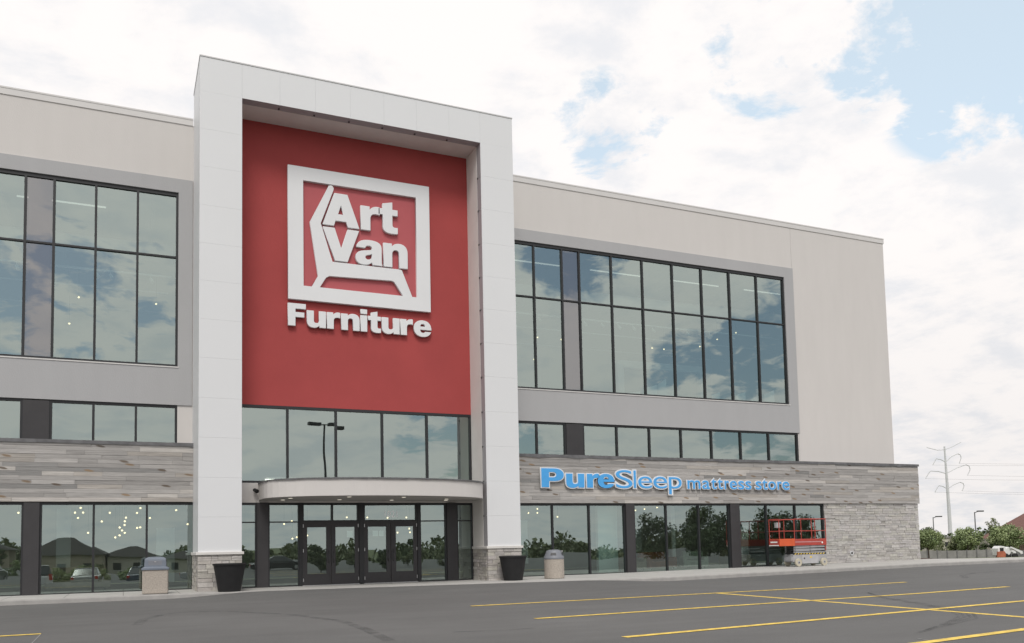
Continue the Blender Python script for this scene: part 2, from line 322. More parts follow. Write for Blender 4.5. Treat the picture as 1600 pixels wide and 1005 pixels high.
# ------------------------------------------------------------------ mesh helper
class MB:
    def __init__(s): s.v = []; s.f = []; s.c = []; s.col = (1, 1, 1, 1); s.used = False
    def add(s, vs, fs):
        o = len(s.v); s.v += [tuple(p) for p in vs]
        for f in fs: s.f.append([i + o for i in f]); s.c.append(s.col)
        return s
    def box(s, x0, y0, z0, x1, y1, z1, col=None):
        if col: s.col = col; s.used = True
        return s.add([(x0,y0,z0),(x1,y0,z0),(x1,y1,z0),(x0,y1,z0),(x0,y0,z1),(x1,y0,z1),(x1,y1,z1),(x0,y1,z1)],
                     [(0,3,2,1),(4,5,6,7),(0,1,5,4),(1,2,6,5),(2,3,7,6),(3,0,4,7)])
    def quad(s, a, b, c, d, col=None):
        if col: s.col = col; s.used = True
        return s.add([a, b, c, d], [(0,1,2,3)])
    def prism(s, pts, y0, y1):            # polygon in x,z extruded along y
        n = len(pts)
        vs = [(x, y0, z) for x, z in pts] + [(x, y1, z) for x, z in pts]
        return s.add(vs, [tuple(range(n)), tuple(range(2*n-1, n-1, -1))] + [((i+1) % n, i, i+n, (i+1) % n + n) for i in range(n)])
    def prism_z(s, pts, z0, z1):          # polygon in x,y extruded up
        n = len(pts)
        vs = [(x, y, z0) for x, y in pts] + [(x, y, z1) for x, y in pts]
        return s.add(vs, [tuple(range(n-1, -1, -1)), tuple(range(n, 2*n))] + [(i, (i+1) % n, (i+1) % n + n, i+n) for i in range(n)])
    def cone(s, p0, p1, r0, r1, n=10, cap=True):
        p0 = Vector(p0); p1 = Vector(p1); d = (p1 - p0).normalized()
        a = d.orthogonal().normalized(); b = d.cross(a)
        vs = []
        for p, r in ((p0, r0), (p1, r1)):
            for i in range(n):
                t = 2 * math.pi * i / n; vs.append(p + a * (r * math.cos(t)) + b * (r * math.sin(t)))
        fs = [(i, (i+1) % n, (i+1) % n + n, i + n) for i in range(n)]
        if cap: fs += [tuple(range(n-1, -1, -1)), tuple(range(n, 2*n))]
        return s.add(vs, fs)
    def tube(s, pts, r, n=8):
        for a, b in zip(pts, pts[1:]): s.cone(a, b, r, r, n)
        return s
    def sphere(s, c, r, n=10, m=6, sz=1.0):
        vs = []; fs = []
        for j in range(m + 1):
            ph = math.pi * j / m
            for i in range(n):
                t = 2*math.pi*i/n; vs.append((c[0]+r*math.sin(ph)*math.cos(t), c[1]+r*math.sin(ph)*math.sin(t), c[2]+sz*r*math.cos(ph)))
        for j in range(m):
            for i in range(n): fs.append((j*n+i, (j+1)*n+i, (j+1)*n+(i+1) % n, j*n+(i+1) % n))
        return s.add(vs, fs)
    def lathe(s, prof, n=28, c=(0, 0)):
        vs = []; fs = []
        for r, z in prof:
            for i in range(n):
                t = 2*math.pi*i/n; vs.append((c[0]+r*math.cos(t), c[1]+r*math.sin(t), z))
        for j in range(len(prof)-1):
            for i in range(n): fs.append((j*n+i, j*n+(i+1) % n, (j+1)*n+(i+1) % n, (j+1)*n+i))
        return s.add(vs, fs)
    def build(s, name, mt, parent=None, bevel=0, smooth=False, label=None):
        me = bpy.data.meshes.new(name); me.from_pydata(s.v, [], s.f)
        if s.used:
            ca = me.color_attributes.new('tint', 'FLOAT_COLOR', 'CORNER'); k = 0
            data = []
            for f, c in zip(s.f, s.c): data += list(c) * len(f)
            ca.data.foreach_set('color', data)
        me.update()
        if smooth:
            for p in me.polygons: p.use_smooth = True
        me.materials.append(mt)
        o = bpy.data.objects.new(name, me); COL.objects.link(o)
        if parent: o.parent = parent
        if bevel:
            b = o.modifiers.new('bevel', 'BEVEL'); b.width = bevel; b.segments = 2; b.limit_method = 'ANGLE'
        if label: o['label'] = label
        return o

def thing(name, label, cat, loc=(0, 0, 0), rz=0.0, group=None):
    o = bpy.data.objects.new(name, None); COL.objects.link(o); o.location = loc; o.rotation_euler = (0, 0, rz)
    o.empty_display_size = .2
    o['label'] = label; o['category'] = cat
    if group: o['group'] = group
    return o
def tag(o, label, cat, group=None):
    o['label'] = label; o['category'] = cat
    if group: o['group'] = group
    return o
def struct(o, kind='structure'):
    o['kind'] = kind; return o
def dup(root, loc, label=None, group=None, rz=None, scale=None):
    r = root.copy(); COL.objects.link(r); r.location = loc
    if rz is not None: r.rotation_euler = (0, 0, rz)
    if scale: r.scale = (scale,) * 3
    if label: r['label'] = label
    if group: r['group'] = group
    for ch in list(root.children):
        c = ch.copy(); COL.objects.link(c); c.parent = r
        for g in ch.children:
            d = g.copy(); COL.objects.link(d); d.parent = c
    return r

# ------------------------------------------------------------------ ground
def zf(x): return -.04 + max(0, min(1, (x - 20) / 22)) * .14          # the walk rises gently to the right
EDGE = [(-80, -3.9), (-10, -3.9), (1, -4.0), (3.2, -4.2), (7, -4.5), (11, -5.2), (14, -5.7), (19, -6.6), (26, -6.1), (31, -5.7), (37, -5.2), (44, -5.5), (60, -6.2), (120, -7)]
def edge_y(x):
    for (a, b), (c, d) in zip(EDGE, EDGE[1:]):
        if x <= c: return b + (d - b) * (x - a) / (c - a)
    return EDGE[-1][1]
def drop(x):                                                          # height of the kerb face: flush in front of the doors
    def ss(a, b, t): t = max(0, min(1, (t - a) / (b - a))); return t*t*(3-2*t)
    return .15 * (1 - ss(1.2, 4.5, x) * (1 - ss(16.5, 20.5, x)))
def asph(x, y):
    e = edge_y(x); base = zf(x) - .16
    d = e - y
    near = zf(x) - drop(x) - .012
    k = max(0, min(1, d / 3.0)); z = near + (base - near) * k
    if y < -29: z -= .62 * min(1, (-29 - y) / 7)
    return z
xs = [-80, -60, -45, -30, -22, -16, -12, -9, -6] + [x * .75 - 4.5 for x in range(0, 66)] + [47, 50, 54, 60, 70, 85, 105, 120]
ds = [0, .25, .6, 1.1, 1.8, 2.6, 3.2, 4.5, 6, 8, 10, 13, 16, 19, 22, 24, 26, 28, 30, 34, 40, 55, 80, 110]
b = MB()
rows = [[(x, edge_y(x) - d, asph(x, edge_y(x) - d)) for d in ds] for x in xs]
for r0, r1 in zip(rows, rows[1:]):
    for j in range(len(ds) - 1): b.quad(r0[j+1], r1[j+1], r1[j], r0[j])
struct(b.build('parking_lot', M['asphalt'], smooth=True))
b = MB(); kb = MB()
for x0, x1 in zip(xs, xs[1:]):
    if x1 > 122: break
    back = lambda x: .2 if x < 42.4 else max(-2.6, .2 - (x - 42.4) * .9)
    kw = .16
    a0, a1 = edge_y(x0), edge_y(x1)
    b.quad((x0, a0 + kw, zf(x0)), (x1, a1 + kw, zf(x1)), (x1, back(x1), zf(x1)), (x0, back(x0), zf(x0)))
    # rounded kerb: top, rounded nose, face
    pr = [(kw, 0.001), (.04, 0.0), (.012, -.012), (0, -.04), (-.012, -.30)]
    for (p0, q0), (p1, q1) in zip(pr, pr[1:]):
        kb.quad((x0, a0 + p1, zf(x0) + q1), (x1, a1 + p1, zf(x1) + q1), (x1, a1 + p0, zf(x1) + q0), (x0, a0 + p0, zf(x0) + q0))
    b.quad((x0, back(x0), zf(x0)), (x1, back(x1), zf(x1)), (x1, back(x1), zf(x1) - .4), (x0, back(x0), zf(x0) - .4))
struct(b.build('pavement', M['sidewalk']))
struct(kb.build('kerb', M['kerb'], smooth=True))

def terr(x, y):
    dep = .411 * x + .909 * (y + 36)
    t = max(0, min(1, (dep - 50) / 50)); z = .05 - 1.33 * t
    z -= 1.0 * max(0, min(1, (dep - 105) / 155))
    k = max(0, min(1, (-4.2 - y) / 2.0)) if x > 41 else 1
    return z * (1 - k) - 1.6 * k
gx = [-3000, -800, -250, -90, -40, 0, 30] + [36 + 2*i for i in range(48)] + [140, 160, 200, 260, 400, 900, 3500]
gy = [-3000, -900, -300, -130, -60, -20, -8, -6.2, -4.2, -3.2] + [-2 + 2*i for i in range(40)] + [90, 110, 140, 180, 260, 500, 1200, 4000]
b = MB()
for x0, x1 in zip(gx, gx[1:]):
    for y0, y1 in zip(gy, gy[1:]):
        b.quad((x0, y0, terr(x0, y0)), (x1, y0, terr(x1, y0)), (x1, y1, terr(x1, y1)), (x0, y1, terr(x0, y1)))
struct(b.build('ground', M['terrain'], smooth=True))

def strip(pts, wd, dz, name, mt, grow=None):
    """a flat band following the asphalt"""
    b = MB(); P = []
    for (x0, y0), (x1, y1) in zip(pts, pts[1:]):
        n = max(1, int(math.hypot(x1-x0, y1-y0) / .8))
        for i in range(n): P.append((x0 + (x1-x0)*i/n, y0 + (y1-y0)*i/n))
    P.append(pts[-1]); Lr = []
    for i, (x, y) in enumerate(P):
        a = P[max(0, i-1)]; c = P[min(len(P)-1, i+1)]; dx, dy = c[0]-a[0], c[1]-a[1]; l = math.hypot(dx, dy); nx, ny = -dy/l, dx/l
        ww = wd * (grow(i/(len(P)-1)) if grow else 1)
        Lr.append(((x+nx*ww/2, y+ny*ww/2, asph(x+nx*ww/2, y+ny*ww/2)+dz), (x-nx*ww/2, y-ny*ww/2, asph(x-nx*ww/2, y-ny*ww/2)+dz)))
    for p, q in zip(Lr, Lr[1:]): b.quad(p[0], p[1], q[1], q[0])
    return struct(b.build(name, mt))
LINES = [((8.33, -14.78), (24.5, -14.44)), ((7.98, -19.38), (24.1, -18.5)), ((7.59, -23.6), (25.5, -21.6)), ((8.6, -27.1), (22.0, -25.2)),
         ((16.4, -14.5), (15.4, -27.5)), ((-14, -16.8), (-1.49, -16.3))]
for i, (p, q) in enumerate(LINES):
    strip([p, q], .19, .008 if i != 4 else .004, 'painted_line', M['yellow'])
strip([(.28, -15.3), (.45, -13.6), (.9, -12.2), (1.6, -11.6), (2.6, -12.3), (3.7, -14.4), (4.35, -17.2), (4.3, -19.5), (4.1, -21.8)], .22, .005, 'tyre_mark', M['skid'])
for k in range(4):
    o = .16 * k
    strip([(19.5, -17.5), (18.0 + o*.3, -19.3 - o*.3), (17.1 + o*.2, -21.1 - o*.5), (16.4, -22.3 - o*.6), (15.6, -23.4 - o), (14.8 - o*.3, -24.2 - o), (13.6 - o, -24.9 - o*.8), (12.2 - o, -25.6 - o*.5)], .07, .010, 'tyre_mark', M['skid'])
strip([(27.8, -14.2), (29.5, -12.7), (31.2, -11.9), (33.0, -11.6)], .25, .005, 'tyre_mark', M['skid'])
strip([(5.5, -21), (6.5, -21.3), (7.1, -21.2)], .12, .005, 'tyre_mark', M['skid'])
strip([(11.15, -26.35), (10.84, -27.3)], .03, .006, 'chalk_mark', M['chalk'])
strip([(-1.49, -16.4), (-1.48, -18.6)], .02, .006, 'chalk_mark', M['chalk'])

# ------------------------------------------------------------------ the store
store = thing('furniture_store', 'three storey beige and grey furniture store with a tall white framed red entrance bay', 'building')
TL, TR, IL, IR = 2.43, 15.22, 3.94, 13.71       # portal outer and inner edges
YP, YR, YB = -3.10, -1.49, -.58                 # portal face, red wall, clad base
ZT, ZI, ZPAR = 19.91, 18.57, 18.92
LX, RX = -16.0, 40.5
GW = (8.70, 15.76)                              # large windows
GM = (5.54, 7.17)                               # band of low windows
GS = (7.17, 16.32)                              # grey surround

def wall_with(b, x0, x1, z0, z1, y0, y1, holes):
    """front wall slab in pieces round rectangular openings (x0,x1,z0,z1), same x-range rows"""
    zs = sorted({z0, z1, *[h[2] for h in holes], *[h[3] for h in holes]})
    for a, c in zip(zs, zs[1:]):
        cuts = sorted([(h[0], h[1]) for h in holes if h[2] < c - 1e-6 and h[3] > a + 1e-6]); x = x0
        for p, q in cuts:
            if p > x + 1e-6: b.box(x, y0, a, p, y1, c)
            x = max(x, q)
        if x < x1 - 1e-6: b.box(x, y0, a, x1, y1, c)
# beige walls, the window openings left open
b = MB(); wall_with(b, TR - .3, 33.48, 5.4, ZPAR - .30, 0, .35, [(TR - .4, 33.42, GM[0] - .2, GS[0]), (TR - .4, 33.47, GS[0], GS[1])])
b.build('plaster_wall', M['plaster'], store)
b = MB(); b.box(33.492, 0, 5.4, RX, .35, ZPAR - .30); b.box(RX - .35, .35, 0, RX, 45, ZPAR - .30)
b.box(LX, 45, 0, RX, 45.4, ZPAR - .3)
b.build('plaster_wall', M['plaster'], store)
b = MB(); wall_with(b, LX, TL + .02, 5.4, ZPAR - .30, 0, .35, [(LX - 1, 1.87, GM[0] - .2, GS[0]), (LX - 1, 2.36, GS[0], GS[1])])
b.box(LX, .35, 0, LX + .35, 45, ZPAR - .3)
b.build('plaster_wall', M['plaster'], store)
b = MB(); b.box(LX + .35, .35, ZPAR - 1.2, RX - .35, 45, ZPAR - 1.0); b.build('roof', M['membrane'], store)
# coping along the parapet
for x0, x1 in ((LX, TL - .02), (TR + .02, RX + .05)):
    b = MB(); b.box(x0, -.032, ZPAR - .30, x1, .42, ZPAR - .06); b.box(x0, -.045, ZPAR - .06, x1, .46, ZPAR); b.build('coping', M['coping'], store)
b = MB(); b.box(RX - .35, .42, ZPAR - .3, RX + .05, 45, ZPAR); b.build('coping', M['coping'], store)
# grey surrounds, proud of the beige wall
b = MB(); wall_with(b, TR - .2, 33.51, GS[0], GS[1], -.05, .3, [(TR - .3, 32.87, GW[0], GW[1])]); b.build('grey_surround', M['grey'], store)
b = MB(); wall_with(b, LX, 2.40, GS[0], GS[1], -.05, .3, [(LX - 1, 1.87, GW[0], GW[1])]); b.build('grey_surround', M['grey'], store)

def window(xs, zs, Y, fw=.075, depth=.16, gl='glass', skip=(), label=None, zb=.11, name='window', rail=None, offs=None, inset=.05):
    """curtain glazing: black frame bars at xs / zs, glass child; skip = column indexes filled by something else"""
    fr = MB(); h = fw / 2
    cols = [i for i in range(len(xs) - 1) if i not in skip]
    for i, x in enumerate(xs):
        a, c = (x, x + fw) if i == 0 else ((x - fw, x) if i == len(xs) - 1 else (x - h, x + h))
        fr.box(a, Y - inset, zs[0], c, Y - inset + depth, zs[-1])
    for j, z in enumerate(zs):
        if j == 0: a, c = z, z + fw
        elif j == len(zs) - 1: a, c = z - zb, z
        else: a, c = z - h * .8, z + h * .8
        for i in cols:
            p = xs[i] + (fw if i == 0 else h); q = xs[i+1] - (fw if i == len(xs) - 2 else h)
            fr.box(p, Y - inset + .004, a, q, Y - inset + depth - .004, c)
    F = fr.build(name, M['frame'], store, label=label)
    g = MB(); rnd = random.Random(int(xs[0] * 100) + int(zs[0] * 37))
    for i in cols:
        for j in range(len(zs) - 1):
            x0, x1, z0, z1 = xs[i], xs[i+1], zs[j], zs[j+1]
            tx = rnd.uniform(-.0022, .0022) * (x1 - x0); tz = rnd.uniform(-.002, .002) * (z1 - z0)
            y = Y + .03
            g.quad((x0, y - tx - tz, z0), (x1, y + tx - tz, z0), (x1, y + tx + tz, z1), (x0, y - tx + tz, z1))
    G = g.build('pane', M[gl], F)
    return F, fr
XR = [TR + .0, 15.9, 17.66, 19.2, 20.07, 21.93, 23.74, 25.56, 27.38, 29.18, 31.0, 32.87]
XRm = [TR + .0, 15.9, 17.61, 19.15, 20.05, 21.97, 23.86, 25.76, 27.65, 29.53, 31.4, 33.40]
XLm = [-15.5, -14.0, -12.5, -11.0, -9.5, -8.0, -6.42, -4.93, -3.44, -2.57, -1.10, .38, 1.87]
kw = dict(fw=.085, zb=.14)
window([15.3, 17.66, 19.2], [GW[0], 13.12, GW[1]], .06, label='narrow part of the large upper window between the portal and its grey glass strip', **kw)
W1, _ = window([20.07, 21.93, 23.74, 25.56, 27.38, 29.18, 31.0, 32.87], [GW[0], 13.12, GW[1]], .06, label='long part of the large upper window on the right wing', **kw)
W2, _ = window(XLm[9:], [GW[0], 13.12, GW[1]], .06, label='large upper window next to the portal on the left wing', **kw)
window(XLm[:9], [GW[0], 13.12, GW[1]], .06, label='large upper window at the far left end', **kw)
kw = dict(fw=.085, zb=.10)
window([15.3, 17.61, 19.15], [GM[0] - .02, GM[1]], .06, label='short low window between the portal and the dark panel', **kw)
W3, _ = window(XRm[4:], [GM[0] - .02, GM[1]], .06, label='long low row of windows over the blue lettering', **kw)
W4, _ = window(XLm[9:], [GM[0] - .02, GM[1]], .06, label='low row of windows next to the portal on the left wing', **kw)
window(XLm[:9], [GM[0] - .02, GM[1]], .06, label='low row of windows at the far left end', **kw)
for F, x0, x1 in ((W1, 19.2, 20.07), (W2, -3.44, -2.57)):
    g = MB(); g.quad((x0, .085, GW[0]), (x1, .085, GW[0]), (x1, .085, GW[1]), (x0, .085, GW[1])); g.build('spandrel_glass', M['spandrel'], F)
    g = MB(); g.box(x0 + .05, .10, GW[0], x1 - .05, .2, GW[1] - .05); g.build('spandrel_backing', M['mid_int'], F)
    g = MB(); g.box(x0, .012, 13.085, x1, .08, 13.155); g.build('rail', M['frame'], F)
    g = MB(); g.box(x0, .012, GW[0] + .001, x1, .084, GW[0] + .085); g.build('rail', M['frame'], F)
    g = MB(); g.box(x0, .012, GW[1] - .14, x1, .084, GW[1] - .001); g.build('rail', M['frame'], F)
for F, x0, x1 in ((W3, 19.152, 20.048), (W4, -3.438, -2.572)):
    g = MB(); g.box(x0, -.02, GM[0] - .02, x1, .16, GM[1] - .04); g.build('cover_panel', M['bronze'], F)
# metal sill under the large windows
for x0, x1 in ((TR, 32.93), (LX, 1.90)):
    b = MB(); b.box(x0, -.075, GW[0] - .05, x1, 0.0, GW[0] - .003); b.build('window_sill', M['coping'], store)

# weathered plank band
def planks(x0, x1, z0, z1, yf, yb, seed):
    rnd = random.Random(seed); b = MB(); b.used = True
    rows_ = 14; h = (z1 - z0) / rows_
    for r in range(rows_):
        x = x0 - rnd.uniform(0, 2)
        while x < x1:
            l = rnd.choice([rnd.uniform(.6, 1.6), rnd.uniform(1.4, 2.8), rnd.uniform(2.4, 4.2)])
            a, c = max(x, x0), min(x + l, x1)
            if c - a > .02:
                t = rnd.random()
                if t < .10: v = rnd.uniform(.40, .45); col = (v, v * .95, v * .89)
                elif t < .16: v = rnd.uniform(.20, .25); col = (v, v * .98, v * .95)
                elif t < .28: v = rnd.uniform(.30, .37); col = (v, v * .93, v * .85)
                else: v = rnd.uniform(.26, .37); col = (v, v * .96, v * .92)
                d = rnd.uniform(0, .022)
                b.box(a + .002, yf - d, z0 + r*h + .002, c - .002, yb, z0 + (r+1)*h - .003, (*col, rnd.random()))
            x += l
    return b
b = planks(TR, 41.69, 3.30, 5.50, YB, -.30, 3); b.build('plank_cladding', M['wood'], store)
b = planks(LX, TL, 3.33, 5.55, YB, -.30, 11); b.build('plank_cladding', M['wood'], store)
b = MB(); rnd = random.Random(5)
rs = 12; h = 2.2 / rs; b.used = True
for r in range(rs):
    v = rnd.uniform(.22, .36); b.box(41.40, -.30, 3.3 + r*h, 41.67, 12, 3.3 + (r+1)*h - .003, (v, v*.96, v*.9, rnd.random()))
b.build('plank_cladding', M['wood'], store)
# metal-capped ledge on top of the planks with its loose dark membrane edge
def ledge_top(x0, x1, z, seed):
    rnd = random.Random(seed); b = MB(); x = x0; zl = z
    while x < x1:
        n = min(x1, x + rnd.uniform(.25, .8)); zn = z + (rnd.uniform(-.05, .02) if rnd.random() < .45 else 0)
        b.add([(x, YB-.05, zl-.10), (n, YB-.05, zn-.10), (n, YB-.05, z+.03), (x, YB-.05, z+.03), (x, 0, zl-.06), (n, 0, zn-.06), (n, 0, z+.045), (x, 0, z+.045)],
              [(0,1,2,3), (3,2,6,7), (0,4,5,1)])
        zl = zn; x = n
    b.build('cladding_coping', M['membrane'], store)
ledge_top(TR, 41.74, 5.53, 1); ledge_top(LX, TL, 5.58, 2)

# ground storey glazing and posts, right then left of the portal
ZS = 3.28
def gbay(xs, z1, label, zb0=None):
    return window(xs, [zb0 if zb0 is not None else -.08, z1], -.42, fw=.075, depth=.14, gl='glass_low', label=label, zb=.09)
gbay([TR + .0, 16.2, 18.08, 20.02, 22.0], ZS, 'shop window between the portal and the first dark post')
gbay([22.47, 24.36, 26.31, 28.22], ZS, 'shop window between the two dark posts')
gbay([28.80, 30.61, 32.56, 34.52], ZS, 'shop window behind the scissor lift', zb0=0.0)
gbay([-2.80, -1.03, .79, 2.50], ZS + .03, 'shop window left of the portal behind the bin')
gbay([-14.2, -12.2, -10.0, -7.8, -5.55, -3.30], ZS + .03, 'shop window at the left end')
for x0, x1 in ((22.0, 22.47), (28.22, 28.80), (-3.30, -2.80), (-14.8, -14.2)):
    b = MB(); b.box(x0 - .002, -.55, -.1, x1 + .002, -.2, ZS + .02); b.build('dark_post', M['bronze'], store)
b = MB(); b.box(LX, -.5, -.1, -14.8, -.1, 3.3); b.build('plaster_wall', M['plaster'], store)

# ledge stone veneer
def stones(b, x0, x1, z0, z1, yf, yb, rnd, side=False, hh=(.10, .2), ll=(.25, .95), warm=.0):
    z = z0
    while z < z1 - .01:
        h = min(rnd.uniform(*hh), z1 - z)
        if z1 - z - h < .05: h = z1 - z
        x = x0
        while x < x1 - .01:
            l = min(rnd.uniform(*ll), x1 - x)
            if x1 - x - l < .08: l = x1 - x
            v = rnd.uniform(.86, 1.08); t = rnd.random()
            if t < .12: v *= .86
            col = (v * (1 + warm), v * (1 + rnd.uniform(-.02, .01)), v * (1 - warm + rnd.uniform(-.05, .02)), 1)
            d = rnd.uniform(0, .035); g = .005
            if rnd.random() < .3 and h > .13:
                hm = h * rnd.uniform(.4, .6)
                for za, zb_, dd in ((z, z + hm, d), (z + hm, z + h, rnd.uniform(0, .035))):
                    b.box(x + g, yf - dd, za + g, x + l - g, yb, zb_ - g, col) if not side else b.box(yf - dd, x + g, za + g, yb, x + l - g, zb_ - g, col)
            elif not side: b.box(x + g, yf - d, z + g, x + l - g, yb, z + h - g, col)
            else: b.box(yf - d, x + g, z + g, yb, x + l - g, z + h - g, col)
            x += l
        z += h
rnd = random.Random(9)
b = MB(); stones(b, 34.52, 41.62, -.05, 3.29, -.50, -.34, rnd, hh=(.08, .17), ll=(.2, .8)); SV = b.build('stone_veneer', M['stone'], store)
b = MB(); b.box(34.52, -.36, -.1, 41.6, -.05, 3.3); b.box(41.3, -.05, -.1, 41.6, 12, 3.3); b.build('stone_backing', mat('mortar', (.34, .325, .31), .95, nscale=10, namt=.1), store)

# ---- white portal
joints_z = [2.64, 4.08, 5.54, 7.00, 8.48, 9.92, 11.36, 12.77, 14.21, 15.68, 17.12, ZI]
def panelled(b, x0, x1, z0, z1, zj, yf, yb, g=.0016):
    zz_ = [z0] + [z for z in zj if z0 < z < z1] + [z1]
    for a, c in zip(zz_, zz_[1:]): b.box(x0, yf, a + (g if a != z0 else 0), x1, yb, c - (g if c != z1 else 0))
b = MB()
panelled(b, TL, IL, 1.36, ZI, joints_z, YP, YP + .12)
panelled(b, IR, TR, 1.36, ZI, joints_z, YP, YP + .12)
xj = [TL, IL, 5.35, 6.72, 8.11, 9.49, 10.88, 12.30, IR, TR]
for a, c in zip(xj, xj[1:]): b.box(a + (.0016 if a != TL else 0), YP, ZI + .0016, c - (.0016 if c != TR else 0), YP + .12, ZT)
# outer returns of the portal
for x0, x1 in ((TL, TL + .12), (TR - .12, TR)):
    panelled(b, x0, x1, 1.36, ZT, joints_z, YP + .12, -.001)
b.build('portal_panelling', M['white'], store)
b = MB()                                       # dark body seen in the joints
b.box(TL + .02, YP + .10, 1.3, IL - .02, -.01, ZT - .02) ; b.box(IR + .02, YP + .10, 1.3, TR - .02, -.01, ZT - .02)
b.box(IL - .02, YP + .10, ZI + .02, IR + .02, -.01, ZT - .02)
b.build('portal_core', mat('pale_joint_sealant', (.66, .67, .68), .8), store)
b = MB(); b.box(TL - .02, YP - .02, ZT, TR + .02, 0.0, ZT + .045); b.build('portal_coping', mat('pale_grey_trim', (.58, .58, .58), .5), store)
# lining: a grey metal return about half a metre deep, then plaster
b = MB()
panelled(b, IL - .02, IL + .004, 1.36, ZI, joints_z, YP + .002, YP + .42, g=.012); panelled(b, IR - .004, IR + .02, 1.36, ZI, joints_z, YP + .002, YP + .42, g=.012)
for a, c in zip(xj[1:-1], xj[2:]): b.box(a + .01, YP + .002, ZI - .004, c - .01, YP + .42, ZI + .02)
b.build('portal_return', mat('grey_metal_return', (.38, .37, .385), .55), store)
b = MB()
b.box(IL - .02, YP + .42, 1.36, IL + .012, YR + .1, ZI); b.box(IR - .012, YP + .42, 1.36, IR + .02, YR + .1, ZI); b.box(IL + .012, YP + .42, ZI - .012, IR - .012, YR + .1, ZI + .02)
b.build('portal_lining', mat('bounce_lit_plaster', (.72, .70, .67), .9, nscale=1.3, namt=.04), store)  # same plaster as the walls, its colour lightened to stand for bounced light
for z in joints_z[:-1]:
    b = MB(); b.box(IR - .032, YP + .30, z - .035, IR - .006, YP + .36, z + .035); b.build('bracket_clip', M['darksteel'], store)
for x in xj[2:-2]:
    b = MB(); b.box(x - .03, YP + .25, ZI - .03, x + .03, YP + .33, ZI - .005); b.build('bracket_clip', M['darksteel'], store)
# stone piers and ledges
for (x0, x1) in ((TL, IL), (IR, TR)):
    b = MB(); rnd = random.Random(int(x0 * 10))
    stones(b, x0 - .01, x1 + .01, -.06, 1.27, YP - .0, YP + .15, rnd, ll=(.2, .55), warm=.02)
    if x0 > 10: stones(b, YP + .16, YR, -.06, 1.27, x0 + .0, x0 + .12, rnd, side=True, ll=(.2, .55), warm=.02)
    if x0 < 10: stones(b, YP + .16, YB, -.06, 1.27, x0 + .0, x0 + .12, rnd, side=True, ll=(.2, .55), warm=.02)
    P_ = b.build('stone_pier', M['stone'], store)
    c = MB(); c.box(x0 + .03, YP + .12, -.1, x1 - .03, -.05, 1.27); c.build('pier_core', bpy.data.materials['mortar'], P_)
    c = MB(); c.box(x0 - .075, YP - .075, 1.27, x1 + .075, (YR if x0 > 10 else YB), 1.375); c.build('pier_ledge', M['ledge'], P_, bevel=.012)

# ---- red wall and the glazed entrance below it
b = MB(); b.box(IL + .012, YR, 7.09, IR - .012, YR + .3, ZI - .012); b.build('red_wall', M['red'], store)
EX = [IL + .012, 5.88, 7.81, 9.74, 11.69, IR - .012]
window(EX, [4.02, 7.09], YR + .05, fw=.085, zb=.11, label='tall entrance glazing under the red wall')
b = MB(); b.box(IL + .012, YR, 3.25, IR - .012, YR + .3, 4.02); b.build('fascia', M['plaster'], store)
# storefront at the doors
SX = [IL + .012, 4.74]
S1, _ = window([IL + .012, 4.70], [-.05, 2.49, 3.25], YR + .05, fw=.06, gl='glass_low', zb=.09, label='narrow side light left of the left dark post')
S2, _ = window([5.12, 6.34], [-.05, 2.49, 3.25], YR + .05, fw=.06, gl='glass_low', zb=.09, label='side light left of the doors')
S3, _ = window([11.30, 12.50], [-.05, 2.49, 3.25], YR + .05, fw=.06, gl='glass_low', zb=.09, label='side light right of the doors')
S4, _ = window([12.96, IR - .012], [-.05, 2.49, 3.25], YR + .05, fw=.06, gl='glass_low', zb=.09, label='narrow side light right of the right dark post')
T1, _ = window([6.44, 7.64, 8.72], [2.49, 3.25], YR + .05, fw=.06, gl='glass_low', zb=.09, name='transom_window', label='divided transom over the left pair of doors')
T2, _ = window([8.91, 11.20], [2.49, 3.25], YR + .05, fw=.06, gl='glass_low', zb=.09, name='transom_window', label='undivided transom over the right pair of doors')
for x0, x1, y0 in ((4.70, 5.12, -.06), (12.50, 12.96, -.06), (6.34, 6.44, -.02), (8.72, 8.91, -.02), (11.20, 11.30, -.02)):
    b = MB(); b.box(x0, YR + y0, -.08, x1, YR + .2, 3.25); b.build('dark_post', M['bronze'] if y0 < -.05 else M['frame'], store)
b = MB()
for x0, x1 in ((6.44, 8.72), (8.91, 11.20)): b.box(x0, YR + .004, 2.40, x1, YR + .14, 2.488)
b.build('door_head', M['bronze'], store)
doors = [(6.45, 7.57, 6.63, 7.39, 1), (7.59, 8.71, 7.76, 8.54, -1), (8.92, 10.04, 9.09, 9.86, 1), (10.06, 11.19, 10.27, 11.02, -1)]
for x0, x1, g0, g1, s in doors:
    b = MB(); yf, yb = YR + .015, YR + .075
    b.box(x0, yf, -.03, g0, yb, 2.40); b.box(g1, yf, -.03, x1, yb, 2.40); b.box(g0, yf, 2.27, g1, yb, 2.40); b.box(g0, yf, -.03, g1, yb, .42)
    D = b.build('door', M['bronze'], store)
    g = MB(); g.quad((g0, yf + .03, .42), (g1, yf + .03, .42), (g1, yf + .03 + .002 * s, 2.27), (g0, yf + .03, 2.27)); g.build('door_glass', M['glass_low'], D)
    hx = (x1 - .09) if s > 0 else (x0 + .09)
    g = MB(); g.tube([(hx, yf, .86), (hx, yf - .07, .90), (hx, yf - .07, 1.28), (hx, yf, 1.32)], .014); g.box(hx - .05, yf - .012, .98, hx + .05, yf, 1.2); g.build('door_handle', M['darksteel'], D)
    px = x0 + .025 if s > 0 else x1 - .025
    for z in (.12, 1.28, 2.26):
        g = MB(); g.cone((px, yf - .012, z), (px, yf - .012, z + .13), .017, .017, 8); g.build('hinge', M['steel'], D)
b = MB(); b.box(6.44, YR - .02, -.06, 11.20, YR + .12, -.02); b.build('door_threshold', M['steel'], store)
